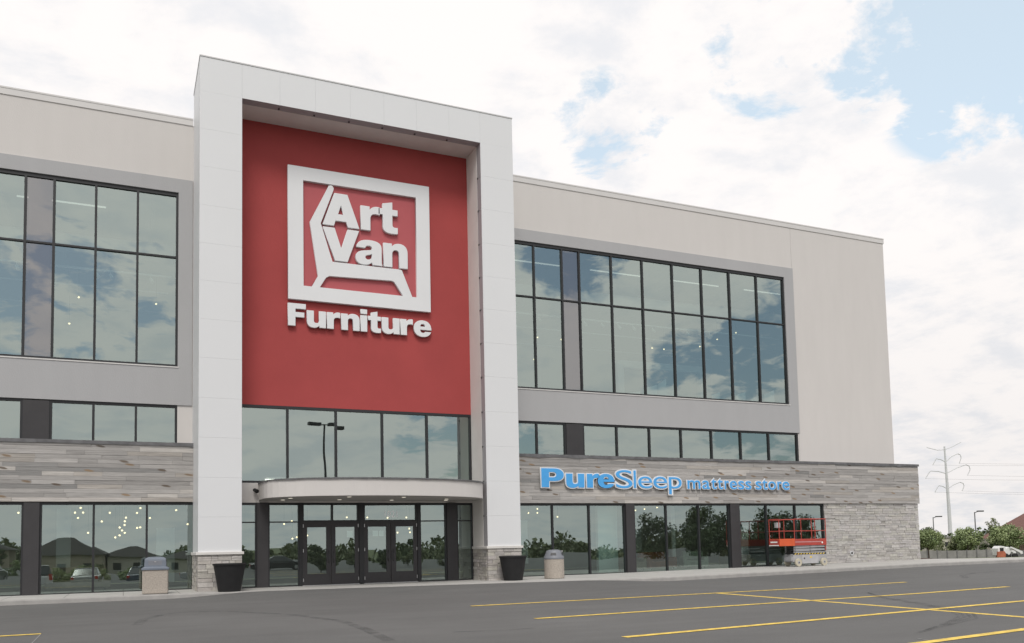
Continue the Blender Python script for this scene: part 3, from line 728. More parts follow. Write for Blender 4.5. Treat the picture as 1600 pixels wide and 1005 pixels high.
# notices stuck inside the door glass
for x0, x1, z0, z1 in ((8.23, 8.47, 1.86, 2.12), (9.29, 9.52, 1.88, 2.11), (9.55, 9.76, 1.88, 2.11)):
    b = MB(); b.box(x0, YR + .050, z0, x1, YR + .052, z1); b.build('door_notice', M['paper'], store)
# ground structure inside the entrance etc. comes below

# ---- curved canopy over the doors
CX = [(4.76, -1.49), (4.76, -2.35)]
arc = []
for i in range(29):
    t = math.pi * (1 - i / 28)
    arc.append((9.2 + 4.45 * math.cos(t), -2.35 - 2.6 * math.sin(t) ** .85 if 0 < i < 28 else -2.35))
plan = CX[:1] + arc + [(13.65, -1.49)]
b = MB(); n = len(plan)
z0, z1 = 3.34, 3.98
b.prism_z(plan, z0, z1)
CAN = b.build('canopy', M['plaster'], store)
b = MB(); rnd = random.Random(4)
off = [(9.2 + (x - 9.2) * 1.006, y * 1.012) for x, y in plan]
for (x0, y0), (x1, y1) in zip(off, off[1:]):
    a, c = rnd.uniform(-.035, .012), rnd.uniform(-.035, .012)
    b.quad((x0, y0, z1 - .015 + a * .5), (x1, y1, z1 - .015 + c * .5), (x1, y1, z1 + .03), (x0, y0, z1 + .03))
b.add([(x, y, z1 + .031) for x, y in off], [tuple(range(len(off)))])
b.build('roof_edge', M['membrane'], CAN)
b = MB(); b.prism_z([(9.2 + (x - 9.2) * .985, -1.50 + (y + 1.5) * .975) for x, y in plan], z0 - .012, z0 - .001); b.build('soffit', mat('soffit_plaster', (.42, .40, .38), .9, nscale=.6, namt=.04), CAN)
for x, y in [(5.7, -3.1), (7.74, -2.3), (7.7, -4.1), (9.92, -2.1), (9.85, -4.0), (12.0, -2.9), (5.6, -2.0), (12.3, -2.0)]:
    b = MB(); b.cone((x, y, z0 - .016), (x, y, z0 - .0125), .085, .085, 14); b.build('downlight', M['downlight'], CAN)

# ---- interior
b = MB(); b.box(LX + .4, .2, 8.15, RX - .4, 16, 8.62); b.build('upper_floor', M['floor_int'], store)
b = MB(); b.box(LX + .4, 16, 8.6, RX - .4, 16.2, 17.5); b.build('interior_wall', M['mid_int'], store)
b = MB(); b.box(LX + .4, .3, 16.9, RX - .4, 16, 17.1)
for k in range(28): x = LX + 1 + k * 2.0; b.box(x, .4, 16.5, x + .16, 16, 16.9)
b.build('interior_ceiling', M['mid_int'], store)
b = MB(); b.box(LX + .4, .3, 4.5, RX - .4, 12, 4.7); b.box(LX + .4, 1.6, 4.7, RX - .4, 1.7, 8.1); b.build('lower_ceiling', M['dark_int'], store)
b = MB(); b.box(LX + .4, 9, 0, RX - .4, 9.2, 4.5); b.build('interior_wall', M['mid_int'], store)
b = MB(); b.box(LX + .4, -.15, -.06, RX - .4, 9, -.02); b.box(IL + .05, YR + .2, -.06, IR - .05, -.15, -.02); b.build('shop_floor', M['floor_int'], store)
b = MB(); b.box(20.9, .3, 0, 22.0, .5, 3.3); b.build('partition', mat('pale_teal_partition', (.62, .74, .70), .6), store)
b = MB(); b.box(22.7, 1.5, 1.1, 24.0, 1.6, 2.9); b.box(22.55, 1.52, .95, 24.15, 1.58, 3.0); b.build('display_panel', M['mid_int'], store)
b = MB(); b.cone((16, 3, 14.3), (36, 3, 14.3), .38, .38, 16); b.build('air_duct', M['light_int'], store, smooth=True)
b = MB(); b.cone((-15, 3, 14.2), (1.8, 3, 14.2), .38, .38, 16); b.build('air_duct', M['light_int'], store, smooth=True)
M['strip'] = mat('fill_strip_glow', (1, .95, .86), .4, emit=.45)  # glowing strips added to raise the light level of the upper floor
for y in (2.2, 6.5, 11):
    for x0 in (-14, -9, -4, 17, 22, 27, 32):
        b = MB(); b.box(x0, y, 15.6, x0 + 3.2, y + .09, 15.64); b.build('added_fill_strip', M['strip'], store)
M['strip_low'] = mat('fill_strip_glow_low', (1, .92, .80), .4, emit=4)  # stronger strips, added to brighten the dark rooms behind the shop glass
for y in (1.8, 5.5):
    for x0 in (-12, -7, -2, 5.5, 10, 17, 22, 27, 32):
        b = MB(); b.box(x0, y, 4.40, x0 + 2.0, y + .14, 4.45); b.build('added_fill_strip', M['strip_low'], store)
for y, z in ((1.6, 12.75), (4.6, 12.9), (8, 12.9)):
    b = MB(); b.box(15.6, y, z, 36, y + .06, z + .06); b.build('track_rail', M['light_int'], store)
    b = MB(); b.box(-15, y, z, 1.7, y + .06, z + .06); b.build('track_rail', M['light_int'], store)
for k, x in enumerate([17, 18.6, 21.2, 22.2, 23.2, 24.1, 24.6, 25.3, 27.5, 29, 30.5, -3.9, -1.1, -.6, .9]):
    b = MB(); b.cone((x, 1.63, 12.74), (x, 1.63, 12.62), .015, .015, 6); b.cone((x, 1.63, 12.62), (x + .08, 1.5, 12.44), .06, .075, 10); b.build('track_spotlight', M['light_int'], store)
b = MB(); b.box(25.5, 5.5, 8.62, 25.9, 5.8, 11.4); b.box(31.2, 5.5, 8.62, 31.6, 5.8, 11.4); b.box(25.5, 5.5, 11.4, 31.6, 5.8, 11.8); b.build('display_portal', M['light_int'], store)
b = MB(); b.box(28.3, 5.9, 8.62, 29.6, 6.0, 10.6); b.build('display_screen', M['paper'], store)

for x0, x1, z0_, z1_ in ((-2.4, -1.9, .3, 3.2), (1.2, 1.9, .2, 2.4), (-8, -6.6, .4, 2.6), (17.0, 17.9, .5, 2.6), (26.3, 26.5, 0, 3.3), (30.2, 31.3, .6, 2.2)):
    b = MB(); b.box(x0, 1.9, z0_, x1, 2.0, z1_); b.build('display_panel', M['light_int'], store)
for x0, x1, h_ in ((23.2, 23.9, .35), (24.1, 24.9, .75), (25.0, 25.5, 1.1), (28.4, 28.9, .6), (30.0, 30.6, .7), (31.9, 32.6, .9), (31.0, 31.4, .5)):
    b = MB(); b.prism([(x0, 8.62), (x1, 8.62), (x1, 8.72 + h_), (x0, 8.72 + h_ * .7)], .8, .86); b.build('display_board', M['paper'], store)
def sofa(x, y, z, mt, label, wd=2.0, rz=0):
    t = thing('sofa', label, 'sofa', (x, y, z), rz)
    b = MB(); b.box(-wd/2, -.45, .12, wd/2, .45, .45); b.build('seat', mt, t, bevel=.05)
    b = MB(); b.box(-wd/2, .25, .45, wd/2, .5, .92); b.build('backrest', mt, t, bevel=.06)
    for s in (-1, 1):
        b = MB(); b.box(s*wd/2 - .12, -.45, .1, s*wd/2 + .12, .5, .65); b.build('armrest', mt, t, bevel=.05)
    for sx in (-1, 1):
        b = MB(); b.box(sx*(wd/2-.1)-.03, -.4, 0, sx*(wd/2-.1)+.03, -.34, .12); b.build('leg', M['darksteel'], t)
    return t
sofa(-1.6, 1.4, -.02, M['sofa_tan'], 'tan sofa inside the left shop window behind the square bin', 2.0, .1)
sofa(25.1, 1.6, -.02, M['sofa_red'], 'rust coloured sofa inside the shop window between the dark posts', 2.0, .3)
sofa(27.2, 1.3, -.02, M['sofa_green'], 'pale green armchair inside the shop window between the dark posts', 1.1, -.4)
sofa(23.2, 1.4, -.02, M['sofa_tan'], 'tan low sofa inside the window right of the bin', 1.6, .1)
sofa(29.8, 1.2, -.02, M['sofa_tan'], 'tan armchair inside the window behind the scissor lift', 1.3, .2)

# pendant lamps inside
def pendant(label, group):
    t = thing('pendant_lamp', label, 'lamp', (0, 0, 0), 0, group)
    b = MB(); b.cone((0, 0, .06), (0, 0, 1.2), .006, .006, 5); b.build('cord', M['darksteel'], t)
    b = MB(); b.sphere((0, 0, 0), .038, 10, 8); b.build('bulb', M['bulb'], t, smooth=True)
    return t
PL = [(-3.76, 3.06), (-1.79, 3.06), (-1.59, 3.25), (-1.5, 3.06), (-1.68, 2.85), (-.82, 2.7), (-.53, 3.05), (-.32, 2.05), (-.16, 2.13), (-.16, 2.45), (-.07, 2.33), (.03, 2.23), (.02, 2.55),
      (.03, 2.7), (.07, 2.85), (.48, 3.04), (.61, 3.24), (.49, 2.43), (.61, 2.45), (-1.31, 2.25), (.97, 2.83), (1.98, 3.15), (2.43, 2.56)]
pd = pendant('small warm pendant bulb glowing inside the left shop window', 'pendant bulbs in the left shop window')
for k, (x, z) in enumerate(PL):
    o = pd if k == 0 else dup(pd, (x, 2.5, z)); o.location = (x, 2.5, z)
b_ = thing('globe_lamp', 'largest yellow globe lamp glowing inside the left shop window', 'lamp', (-2.1, 2.5, 3.11))
q = MB(); q.sphere((0, 0, 0), .10, 14, 10); q.build('globe', mat('warm_globe', (1, .70, .34), .3, emit=1.6), b_, smooth=True); q = MB(); q.cone((0, 0, .13), (0, 0, 1.2), .006, .006, 5); q.build('cord', M['darksteel'], b_)
for x, z in [(18.75, 3.18), (18.25, 2.98), (18.74, 2.98), (19.86, 2.78), (22.29, 3.2), (22.69, 2.96), (24.47, 3.09), (25.03, 3.16), (25.82, 3.24)]:
    dup(pd, (x, 2.5, z), 'small warm pendant bulb glowing inside the right shop windows', 'pendant bulbs in the right shop windows')
for x, z in [(6.31, 2.52), (6.64, 2.64), (6.66, 1.88), (6.85, 1.94), (7.3, 2.01), (9.05, 2.79), (9.98, 2.78), (10.92, 2.76), (11.81, 2.77), (11.38, 2.08), (11.94, 2.26), (11.97, 2.09)]:
    dup(pd, (x, 2.0, z), 'small warm pendant bulb glowing inside the entrance lobby', 'pendant bulbs in the entrance lobby')
for x, z in [(19.23, 12.0), (20.6, 12.0), (19.0, 10.84), (26.18, 11.98), (26.95, 11.97), (29.36, 12.31), (30.58, 12.81), (31.93, 13.31)]:
    dup(pd, (x, 3.0, z), 'small warm pendant bulb inside the large right upper window', 'pendant bulbs in the right upper window')
for x, z in [(-1.79, 11.96), (-2.12, 10.83), (1.16, 11.97)]:
    dup(pd, (x, 3.0, z), 'small warm pendant bulb inside the large left upper window', 'pendant bulbs in the left upper window')

# ------------------------------------------------------------------ lettering
def bez(p0, p1, p2, p3, n=7):
    o = []
    for i in range(1, n + 1):
        t = i / n; u = 1 - t
        o.append((u**3*p0[0]+3*u*u*t*p1[0]+3*u*t*t*p2[0]+t**3*p3[0], u**3*p0[1]+3*u*u*t*p1[1]+3*u*t*t*p2[1]+t**3*p3[1]))
    return o
def path(s):
    """tiny outline language: 'x,y' points; 'C' before three points makes a cubic"""
    tk = s.split(); pts = []; i = 0
    P = lambda t: tuple(float(q) for q in t.split(','))
    while i < len(tk):
        if tk[i] == 'C': pts += bez(pts[-1], P(tk[i+1]), P(tk[i+2]), P(tk[i+3])); i += 4
        else: pts.append(P(tk[i])); i += 1
    return pts
GN = ['0,0 0,74 24,74 24,64 C 30,73 38,76 46,76 C 62,76 71,66 71,48 71,0 46,0 46,43 C 46,51 43,55 36,55 C 29,55 25,50 25,42 25,0']
GLY = {
 'F': (66, ['0,0 0,100 66,100 66,78 27,78 27,61 60,61 60,40 27,40 27,0']),
 'A': (89, ['0,0 29,100 60,100 89,0 61,0 57,16 31,16 27,0', '36.5,36 44.5,66 51.5,36']),
 'V': (89, ['0,100 29,0 60,0 89,100 61,100 44.5,37 28,100']),
 'P': (80, ['0,0 0,100 45,100 C 67,100 80,87 80,66 C 80,44 66,33 45,33 27,33 27,0', '27,53 27,80 40,80 C 49,80 53,75 53,66.5 C 53,58 48,53 40,53']),
 'r': (50, ['0,0 0,74 23,74 23,62 C 27,71 35,76 44,76 C 47,76 48,75.5 50,75 50,51 C 46,53 43,53 40,53 C 30,53 25,47 25,36 25,0']),
 'n': (71, GN),
 'u': (71, None),
 'i': (25, ['0,0 0,74 25,74 25,0', '0,82 0,102 25,102 25,82']),
 't': (50, ['11,90 36,97 36,74 50,74 50,56 36,56 36,27 C 36,20 39,18 45,18 50,18.5 50,0 C 46,-1 41,-1.5 36,-1.5 C 20,-1.5 11,4 11,20 11,56 0,56 0,74 11,74']),
 'a': (70, ['70,0 45,0 C 44,2 43,5 43,8 C 37,1 30,-2 21,-2 C 8,-2 0,6 0,19 C 0,33 8,39 24,42 C 38,44 43,45 43,51 C 43,56 40,59 35,59 C 29,59 26,57 25,51 2,51 C 4,67 15,76 36,76 C 57,76 68,69 68,54 68,16 C 68,8 68,4 70,1',
            '43,34 C 40,32 37,31 33,30 C 27,28.5 25,26 25,21.5 C 25,17 28,14.5 32,14.5 C 39,14.5 43,20 43,28']),
 'e': (73, ['73,32 25,32 C 26,21 30,16 37,16 C 42,16 45,18 47,22 71,22 C 66,6 54,-2 36,-2 C 14,-2 0,13 0,37 C 0,61 14,76 36,76 C 60,76 73,59 73,32',
            '25.5,46 48,46 C 47,55 43,60 37,60 C 30,60 26.5,55 25.5,46']),
}
def curve_mesh(loops, depth, bevel=0.0, offset=0.0):
    cu = bpy.data.curves.new('c', 'CURVE'); cu.dimensions = '2D'; cu.fill_mode = 'BOTH'; cu.extrude = depth / 2; cu.bevel_depth = bevel; cu.bevel_resolution = 0; cu.offset = offset
    for lp in loops:
        sp = cu.splines.new('POLY'); sp.points.add(len(lp) - 1)
        for p, q in zip(sp.points, lp): p.co = (q[0], q[1], 0, 1)
        sp.use_cyclic_u = True
    o = bpy.data.objects.new('c', cu); COL.objects.link(o)
    dg = bpy.context.evaluated_depsgraph_get(); me = bpy.data.meshes.new_from_object(o.evaluated_get(dg))
    bpy.data.objects.remove(o); return me
def stand(me, y, name, mt, parent):
    """lay a flat x,y outline mesh upright facing -Y"""
    for v in me.vertices: x, z, d = v.co; v.co = (x, y - d, z)
    me.update(); me.name = name
    bm = bmesh.new(); bm.from_mesh(me); bmesh.ops.recalc_face_normals(bm, faces=bm.faces); bm.to_mesh(me); bm.free()
    me.materials.clear(); me.materials.append(mt)
    o = bpy.data.objects.new(name, me); COL.objects.link(o); o.parent = parent; return o
def heavy(ch, x0, x1, zb, cap):
    w_, ps = GLY[ch]
    if ch == 'u': ls = [[(71 - x, 74 - y) for x, y in path(GN[0])]]
    else: ls = [path(p) for p in ps]
    k = (x1 - x0) / w_
    return [[(x0 + x * k, zb + y * cap / 100) for x, y in l] for l in ls]

sign = thing('logo_sign', 'white framed chair emblem sign with white lettering on the red wall', 'sign', (8.87, YR, 10.33))
SX0, SZ0 = 8.87, 10.33
def loc(ls): return [[(x - SX0, z - SZ0) for x, z in l] for l in ls]
me = curve_mesh(loc([[(5.88, 11.40), (11.86, 11.40), (11.86, 16.90), (5.88, 16.90)], [(6.49, 11.98), (11.26, 11.98), (11.26, 16.34), (6.49, 16.34)]]), .17)
stand(me, -.12, 'border_frame', M['signwhite'], sign)
b = MB(); b.box(6.49 - SX0, -.06, 11.98 - SZ0, 11.26 - SX0, -.001, 16.34 - SZ0); b.build('backing_panel', M['redpanel'], sign)
chair = [(7.50, 16.20), (7.53, 16.27), (7.60, 16.30), (7.68, 16.29), (7.73, 16.20), (7.72, 16.12), (7.19, 14.66), (7.66, 13.10), (10.50, 13.10), (10.60, 13.08), (11.05, 11.97), (10.66, 11.97), (10.27, 12.55), (10.16, 12.59), (7.54, 12.50), (7.40, 12.42), (7.13, 11.97), (6.82, 11.97), (7.08, 12.45), (6.76, 14.66)]
stand(curve_mesh(loc([chair]), .13, .008), -.12, 'chair_emblem', M['signwhite'], sign)
for ch, x0, x1, zb, cap in [('A', 7.27, 8.79, 14.63, 1.37), ('r', 8.86, 9.66, 14.63, 1.37), ('t', 9.62, 10.44, 14.63, 1.37),
                            ('V', 7.29, 8.77, 13.17, 1.36), ('a', 8.63, 9.76, 13.17, 1.36), ('n', 9.82, 10.86, 13.17, 1.36)]:
    stand(curve_mesh(loc(heavy(ch, x0, x1, zb, cap)), .13, .008), -.13, 'letter', M['signwhite'], sign)
word = 'Furniture'; ws = [GLY[c][0] for c in word]; gap = 5.2; tot = sum(ws) + gap * (len(ws) - 1); kx = (11.89 - 5.88) / tot; x = 5.88
for c, wd in zip(word, ws):
    stand(curve_mesh(loc(heavy(c, x, x + wd * kx, 10.33, .90)), .10, .008), -.11, 'letter', M['signwhite'], sign); x += (wd + gap) * kx

def text_loops_mesh(ch, x0, x1, zb, zt, ref, depth, offset, y, name, mt, parent, org):
    """one character of the built-in sans font, fitted to x0..x1 and to the height of the reference glyph"""
    cu = bpy.data.curves.new('t', 'FONT'); cu.body = ch; cu.size = 1.0; cu.extrude = depth / 2; cu.offset = offset; cu.fill_mode = 'BOTH'; cu.resolution_u = 6
    o = bpy.data.objects.new('t', cu); COL.objects.link(o)
    dg = bpy.context.evaluated_depsgraph_get(); me = bpy.data.meshes.new_from_object(o.evaluated_get(dg)); bpy.data.objects.remove(o)
    xs_ = [v.co.x for v in me.vertices]; a, c = min(xs_), max(xs_)
    sz = (zt - zb) / ref
    for v in me.vertices:
        v.co.x = (v.co.x - a) / (c - a) * (x1 - x0) + x0 - org[0]; v.co.y = v.co.y * sz + zb - org[1]
    return stand(me, y, name, mt, parent)

s2 = thing('shop_sign', 'blue mattress store lettering with white edges on the weathered planks', 'sign', (24.9, YB - .02, 4.0))
org = (24.9, 4.0)
def grown(loops, g):
    """outline offset outwards by g (outer loops) - done with the curve's own offset"""
    return loops
P_big = [('P', 17.42, 18.58), ('u', 18.70, 19.66), ('r', 19.80, 20.45), ('e', 20.38, 21.30)]
for ch, x0, x1 in P_big:
    ls = [[(x - org[0], z - org[1]) for x, z in l] for l in heavy(ch, x0, x1, 4.02, .88)]
    B_ = stand(curve_mesh(ls, .07, 0.0, .042), -.08, 'letter', M['signwhite'], s2)
    stand(curve_mesh(ls, .02, 0.0, -.004), -.125, 'letter_face', M['signblue'], B_)
for ch, x0, x1, big in [('S', 21.38, 22.30, 1), ('l', 22.38, 22.50, 1), ('e', 22.63, 23.42, 1), ('e', 23.50, 24.29, 1), ('p', 24.40, 25.15, 1),
                   ('m', 25.50, 26.28, 0), ('a', 26.40, 26.86, 0), ('t', 26.95, 27.28, 0), ('t', 27.34, 27.67, 0), ('r', 27.78, 28.05, 0), ('e', 28.10, 28.56, 0), ('s', 28.64, 29.02, 0), ('s', 29.10, 29.48, 0),
                   ('s', 29.76, 30.14, 0), ('t', 30.20, 30.53, 0), ('o', 30.59, 31.09, 0), ('r', 31.20, 31.48, 0), ('e', 31.53, 32.0, 0)]:
    k = 1 if big else .72
    zt = 4.02 + .88 * k
    B_ = text_loops_mesh(ch, x0 - .05 * k, x1 + .05 * k, 4.02, zt, .70, .07, .040, -.08, 'letter', M['signwhite'], s2, org)
    text_loops_mesh(ch, x0, x1, 4.02, zt, .70, .02, -.006 if big else .006, -.125, 'letter_face', M['signblue'], B_, org)
an = text_loops_mesh('1021', 9.82, 10.36, 2.66, 2.93, .70, .002, .0, YR + .0775, 'address_number', mat('satin_silver_vinyl', (.9, .9, .9), .35, metal=.9), store, (0, 0))

# ------------------------------------------------------------------ things on the walk
def planter(x, y, label):
    t = thing('planter', label, 'planter', (x, y, zf(x)), 0, 'black planters at the portal piers')
    b = MB(); b.lathe([(.0, 0), (.37, 0), (.385, .02), (.545, .93), (.575, .935), (.58, .99), (.545, 1.0), (.52, .95), (.48, .82)], 40); b.build('pot', M['planter'], t, smooth=False)
    b = MB(); b.lathe([(.495, .85), (.3, .87), (.0, .88)], 24); b.build('soil', M['soil'], t)
    return t
planter(3.44, -3.78, 'black tapered planter at the left stone pier, right of the square bin')
planter(14.52, -3.78, 'black tapered planter at the right stone pier beside the round bin')

t = thing('trash_bin', 'square pebbled concrete bin with blue grey hood left of the portal', 'bin', (1.02, -3.35, zf(1)), R(-4))
b = MB(); b.box(-.41, -.41, 0.02, .41, .41, .84); b.build('body', M['aggregate'], t, bevel=.03)
b = MB(); b.box(-.37, -.37, 0, .37, .37, .02); b.build('base', M['kerb'], t)
b = MB()
for r0, z0_, r1, z1_ in ((.44, .84, .44, .90), (.44, .90, .35, .95), (.35, .95, .34, 1.18)):
    b.add([(-r0,-r0,z0_),(r0,-r0,z0_),(r0,r0,z0_),(-r0,r0,z0_),(-r1,-r1,z1_),(r1,-r1,z1_),(r1,r1,z1_),(-r1,r1,z1_)], [(0,1,5,4),(1,2,6,5),(2,3,7,6),(3,0,4,7)])
prev = (.34, 1.18)
for r, z in ((.33, 1.22), (.28, 1.26), (.18, 1.285), (.01, 1.29)):
    r0, z0_ = prev; b.add([(-r0,-r0,z0_),(r0,-r0,z0_),(r0,r0,z0_),(-r0,r0,z0_),(-r,-r,z),(r,-r,z),(r,r,z),(-r,r,z)], [(0,1,5,4),(1,2,6,5),(2,3,7,6),(3,0,4,7)]); prev = (r, z)
H_ = b.build('hood', M['bluegrey'], t, bevel=.012)
b = MB(); b.box(-.22, -.348, .99, .22, -.33, 1.16); b.build('push_flap', M['bluegrey2'], H_, bevel=.008)
b = MB(); b.box(-.03, -.36, 1.10, .03, -.345, 1.13); b.build('latch', M['steel'], H_)

t = thing('trash_bin', 'round pebbled concrete bin with grey domed hood right of the portal', 'bin', (16.55, -3.5, zf(16)), 0)
b = MB(); b.lathe([(.0, 0), (.40, 0), (.42, .03), (.42, .80), (.40, .82), (0, .82)], 40); b.build('body', M['aggregate'], t)
b = MB(); b.lathe([(.43, .82), (.43, .88), (.42, .90), (.34, 1.10), (.30, 1.17), (.18, 1.205), (0, 1.215)], 36)
H_ = b.build('hood', M['bluegrey2'], t)
b = MB()
for a in (-.9, .5, 1.9, 3.3):
    c, s_ = math.cos(a - 1.2), math.sin(a - 1.2); u_ = Vector((-s_, c, 0))
    p = Vector((c * .395, s_ * .395, .98)); q = Vector((c * .358, s_ * .358, 1.08))
    b.quad(p - u_*.12, p + u_*.12, q + u_*.11, q - u_*.11)
b.build('opening', M['darksteel'], H_)
b = MB(); b.box(.22, -.26, 1.12, .30, -.18, 1.17); b.build('latch', M['steel'], H_)

# scissor lift parked at the last window
LXc = 31.65
t = thing('scissor_lift', 'orange and red scissor lift with folded grey base by the last shop window', 'lift', (LXc, -2.05, zf(LXc)), R(1.5))
LR, LO, LG = M['liftred'], M['liftorange'], M['liftgrey']
W0, W1_ = -.36, .36
b = MB(); b.box(-1.12, W0 + .06, .22, 1.12, W1_ - .06, .62); b.box(-1.2, W0 + .1, .28, 1.2, W1_ - .1, .5); CH = b.build('chassis', LG, t, bevel=.02)
tray_m = mat('light_grey_tray', (.42, .42, .43), .5, nscale=2, namt=.1)
for y0_, y1_ in ((W0 + .045, W0 + .06), (W1_ - .06, W1_ - .045)):
    b = MB(); b.box(-.55, y0_, .14, .55, y1_, .58); b.build('side_tray', tray_m, CH)
b = MB()
for k in range(11): b.quad(*[(x, W0 + .04, z) for x, z in ((-1.05 + k*.19, .60), (-.96 + k*.19, .60), (-.90 + k*.19, .66), (-.99 + k*.19, .66))])
b.build('hazard_stripe', M['yellow'], CH)
b = MB(); b.box(-1.12, W0 + .045, .598, 1.12, W0 + .06, .662); b.build('stripe_band', M['rubber'], CH)
b = MB(); b.box(-.02, W0 + .035, .42, .12, W0 + .044, .49); b.build('warning_label', M['yellow'], CH)
b = MB(); b.box(-.42, W0 + .035, .36, -.36, W0 + .044, .44); b.build('switch_plate', M['rubber'], CH)
for sx in (-.86, .86):
    for sy in (W0 - .01, W1_ + .01):
        s_ = -1 if sy < 0 else 1
        b = MB(); b.cone((sx, sy - .05, .2), (sx, sy + .05, .2), .20, .20, 24); WH = b.build('wheel', M['cream'], t, bevel=.012)
        b = MB(); b.cone((sx, sy + s_*.05, .2), (sx, sy + s_*.06, .2), .085, .07, 14); b.build('hub', LG, WH)
        b = MB(); b.cone((sx, sy + s_*.06, .2), (sx, sy + s_*.066, .2), .03, .03, 10); b.build('hub_cap', M['rubber'], WH)
b = MB()
for k in range(5):
    z = .68 + k * .078
    for sy in (W0 + .03, W1_ - .11):
        dz = .028 if k % 2 else -.01
        b.add([(-1.05, sy, z), (1.05, sy, z + dz), (1.05, sy + .07, z + dz), (-1.05, sy + .07, z), (-1.05, sy, z + .055), (1.05, sy, z + .055 + dz), (1.05, sy + .07, z + .055 + dz), (-1.05, sy + .07, z + .055)],
              [(0,3,2,1),(4,5,6,7),(0,1,5,4),(1,2,6,5),(2,3,7,6),(3,0,4,7)])
b.build('scissor_arms', LG, t)
b = MB()
for x in (-1.0, 0, 1.0):
    for k in range(5): b.cone((x, W0 + .02, .70 + k*.078), (x, W1_ - .02, .70 + k*.078), .022, .022, 8)
b.build('pivot_pins', M['darksteel'], t)
b = MB(); b.cone((-1.04, W0 + .12, .66), (-1.04, W1_ - .12, .66), .035, .035, 8); b.box(-1.12, -.12, .4, -.9, .12, .8); b.build('hydraulic_unit', M['rubber'], t)
b = MB(); b.box(1.0, W0 + .03, .78, 1.10, W0 + .1, 1.02); b.build('release_handle', LR, t)
PX0, PXm, PX1 = -2.03, -1.03, 1.10           # extension end, deck joint, rear
b = MB(); b.box(PXm, W0, 1.04, PX1, W1_, 1.10); b.box(PX0 + .02, W0 + .03, 1.05, PXm, W1_ - .03, 1.09); b.build('deck', M['darksteel'], t)
TBs = []
for y0_, y1_ in ((W0 - .012, W0 + .012), (W1_ - .012, W1_ + .012)):
    b = MB(); b.box(PXm, y0_, 1.05, PX1, y1_, 1.38); TBs.append(b.build('toe_board', LR, t))
b = MB(); b.box(PX1 - .01, W0 + .013, 1.05, PX1 + .015, W1_ - .013, 1.38); b.build('toe_board', LR, t)
b = MB(); b.box(PXm + .02, W0 - .02, 1.20, PX1 - .35, W0 - .013, 1.25); b.build('stripe', mat('faded_pink_stripe', (.5, .25, .25), .6), TBs[0])
b = MB(); b.cone((PX1 - .30, W0 - .014, 1.18), (PX1 - .30, W0 - .024, 1.18), .05, .05, 14); b.build('white_button', M['paper'], TBs[0])
for y0_, y1_ in ((W0 - .016, W0 + .01), (W1_ - .01, W1_ + .016)):
    b = MB(); b.box(PX0, y0_, 1.04, PXm, y1_, 1.40); b.build('extension_panel', LO, t, label='bright orange side panel of the deck extension')
b = MB(); b.box(PX0 - .025, W0 + .011, 1.04, PX0 - .001, W1_ - .011, 1.38); TE = b.build('extension_toe_board', LR, t)
b = MB(); b.box(PX0 - .032, W0 + .12, 1.20, PX0 - .026, W1_ - .12, 1.27); b.build('pale_lettering_band', M['paper'], TE)
b = MB(); b.box(PX0 - .032, W0 + .02, 1.05, PX0 - .026, W1_ - .02, 1.10); b.build('pale_edge', M['paper'], TE)
def rails(b, x0, x1, yy, z1_, posts, r=.022):
    b.tube([(x0, yy, z1_), (x1, yy, z1_)], r); b.tube([(x0, yy, 1.78), (x1, yy, 1.78)], r * .85)
    for x in posts: b.tube([(x, yy, 1.10), (x, yy, z1_)], r)
for yy in (W0, W1_):
    b = MB(); rails(b, PXm, PX1, yy, 2.38, (PXm, .12, PX1 - .02)); b.build('guard_rail', LR, t)
    b = MB(); rails(b, PX0, PXm, yy * .96, 2.35, (PX0 + .02,)); b.build('guard_rail', LR, t)
for xx, s_ in ((PX0, .92), (PX1, 1)):
    b = MB(); b.tube([(xx, W0*s_, 2.37), (xx, W1_*s_, 2.37)], .022); b.tube([(xx, W0*s_, 1.78), (xx, W1_*s_, 1.78)], .018); b.build('end_rail', LR, t)
b = MB(); b.box(-1.7, W1_ - .22, 1.95, -1.45, W1_ - .04, 2.22); b.build('control_box', M['liftgrey'], t, bevel=.02)
b = MB()
for x in (PX1 + .06,):
    b.tube([(x, -.16, .35), (x, -.16, 1.0)], .016); b.tube([(x, .16, .35), (x, .16, 1.0)], .016)
    for z in (.45, .7, .95): b.tube([(x, -.16, z), (x, .16, z)], .014)
b.build('ladder', LG, t)

t = thing('security_camera', 'small black camera on the fascia at the left end of the canopy', 'camera', (4.62, YR, 3.72))
b = MB(); b.cone((0, 0, 0), (0, -.12, .02), .03, .03, 8); b.build('bracket', M['darksteel'], t)
b = MB(); b.cone((-.03, -.10, .02), (.05, -.26, -.05), .07, .085, 12); b.build('housing', M['rubber'], t)
t = thing('wall_pipe_outlet', 'round dark metal pipe outlet low on the pale stone wall', 'pipe outlet', (36.33, -.53, .58))
b = MB(); b.lathe([(.07, 0), (.075, .05), (.12, .05), (.12, 0)], 18); me_o = b.build('ring', M['galv'], t); me_o.rotation_euler = (R(90), 0, 0)
b = MB(); b.cone((0, .01, 0), (0, -.03, 0), .07, .07, 16); b.build('opening', M['rubber'], t)

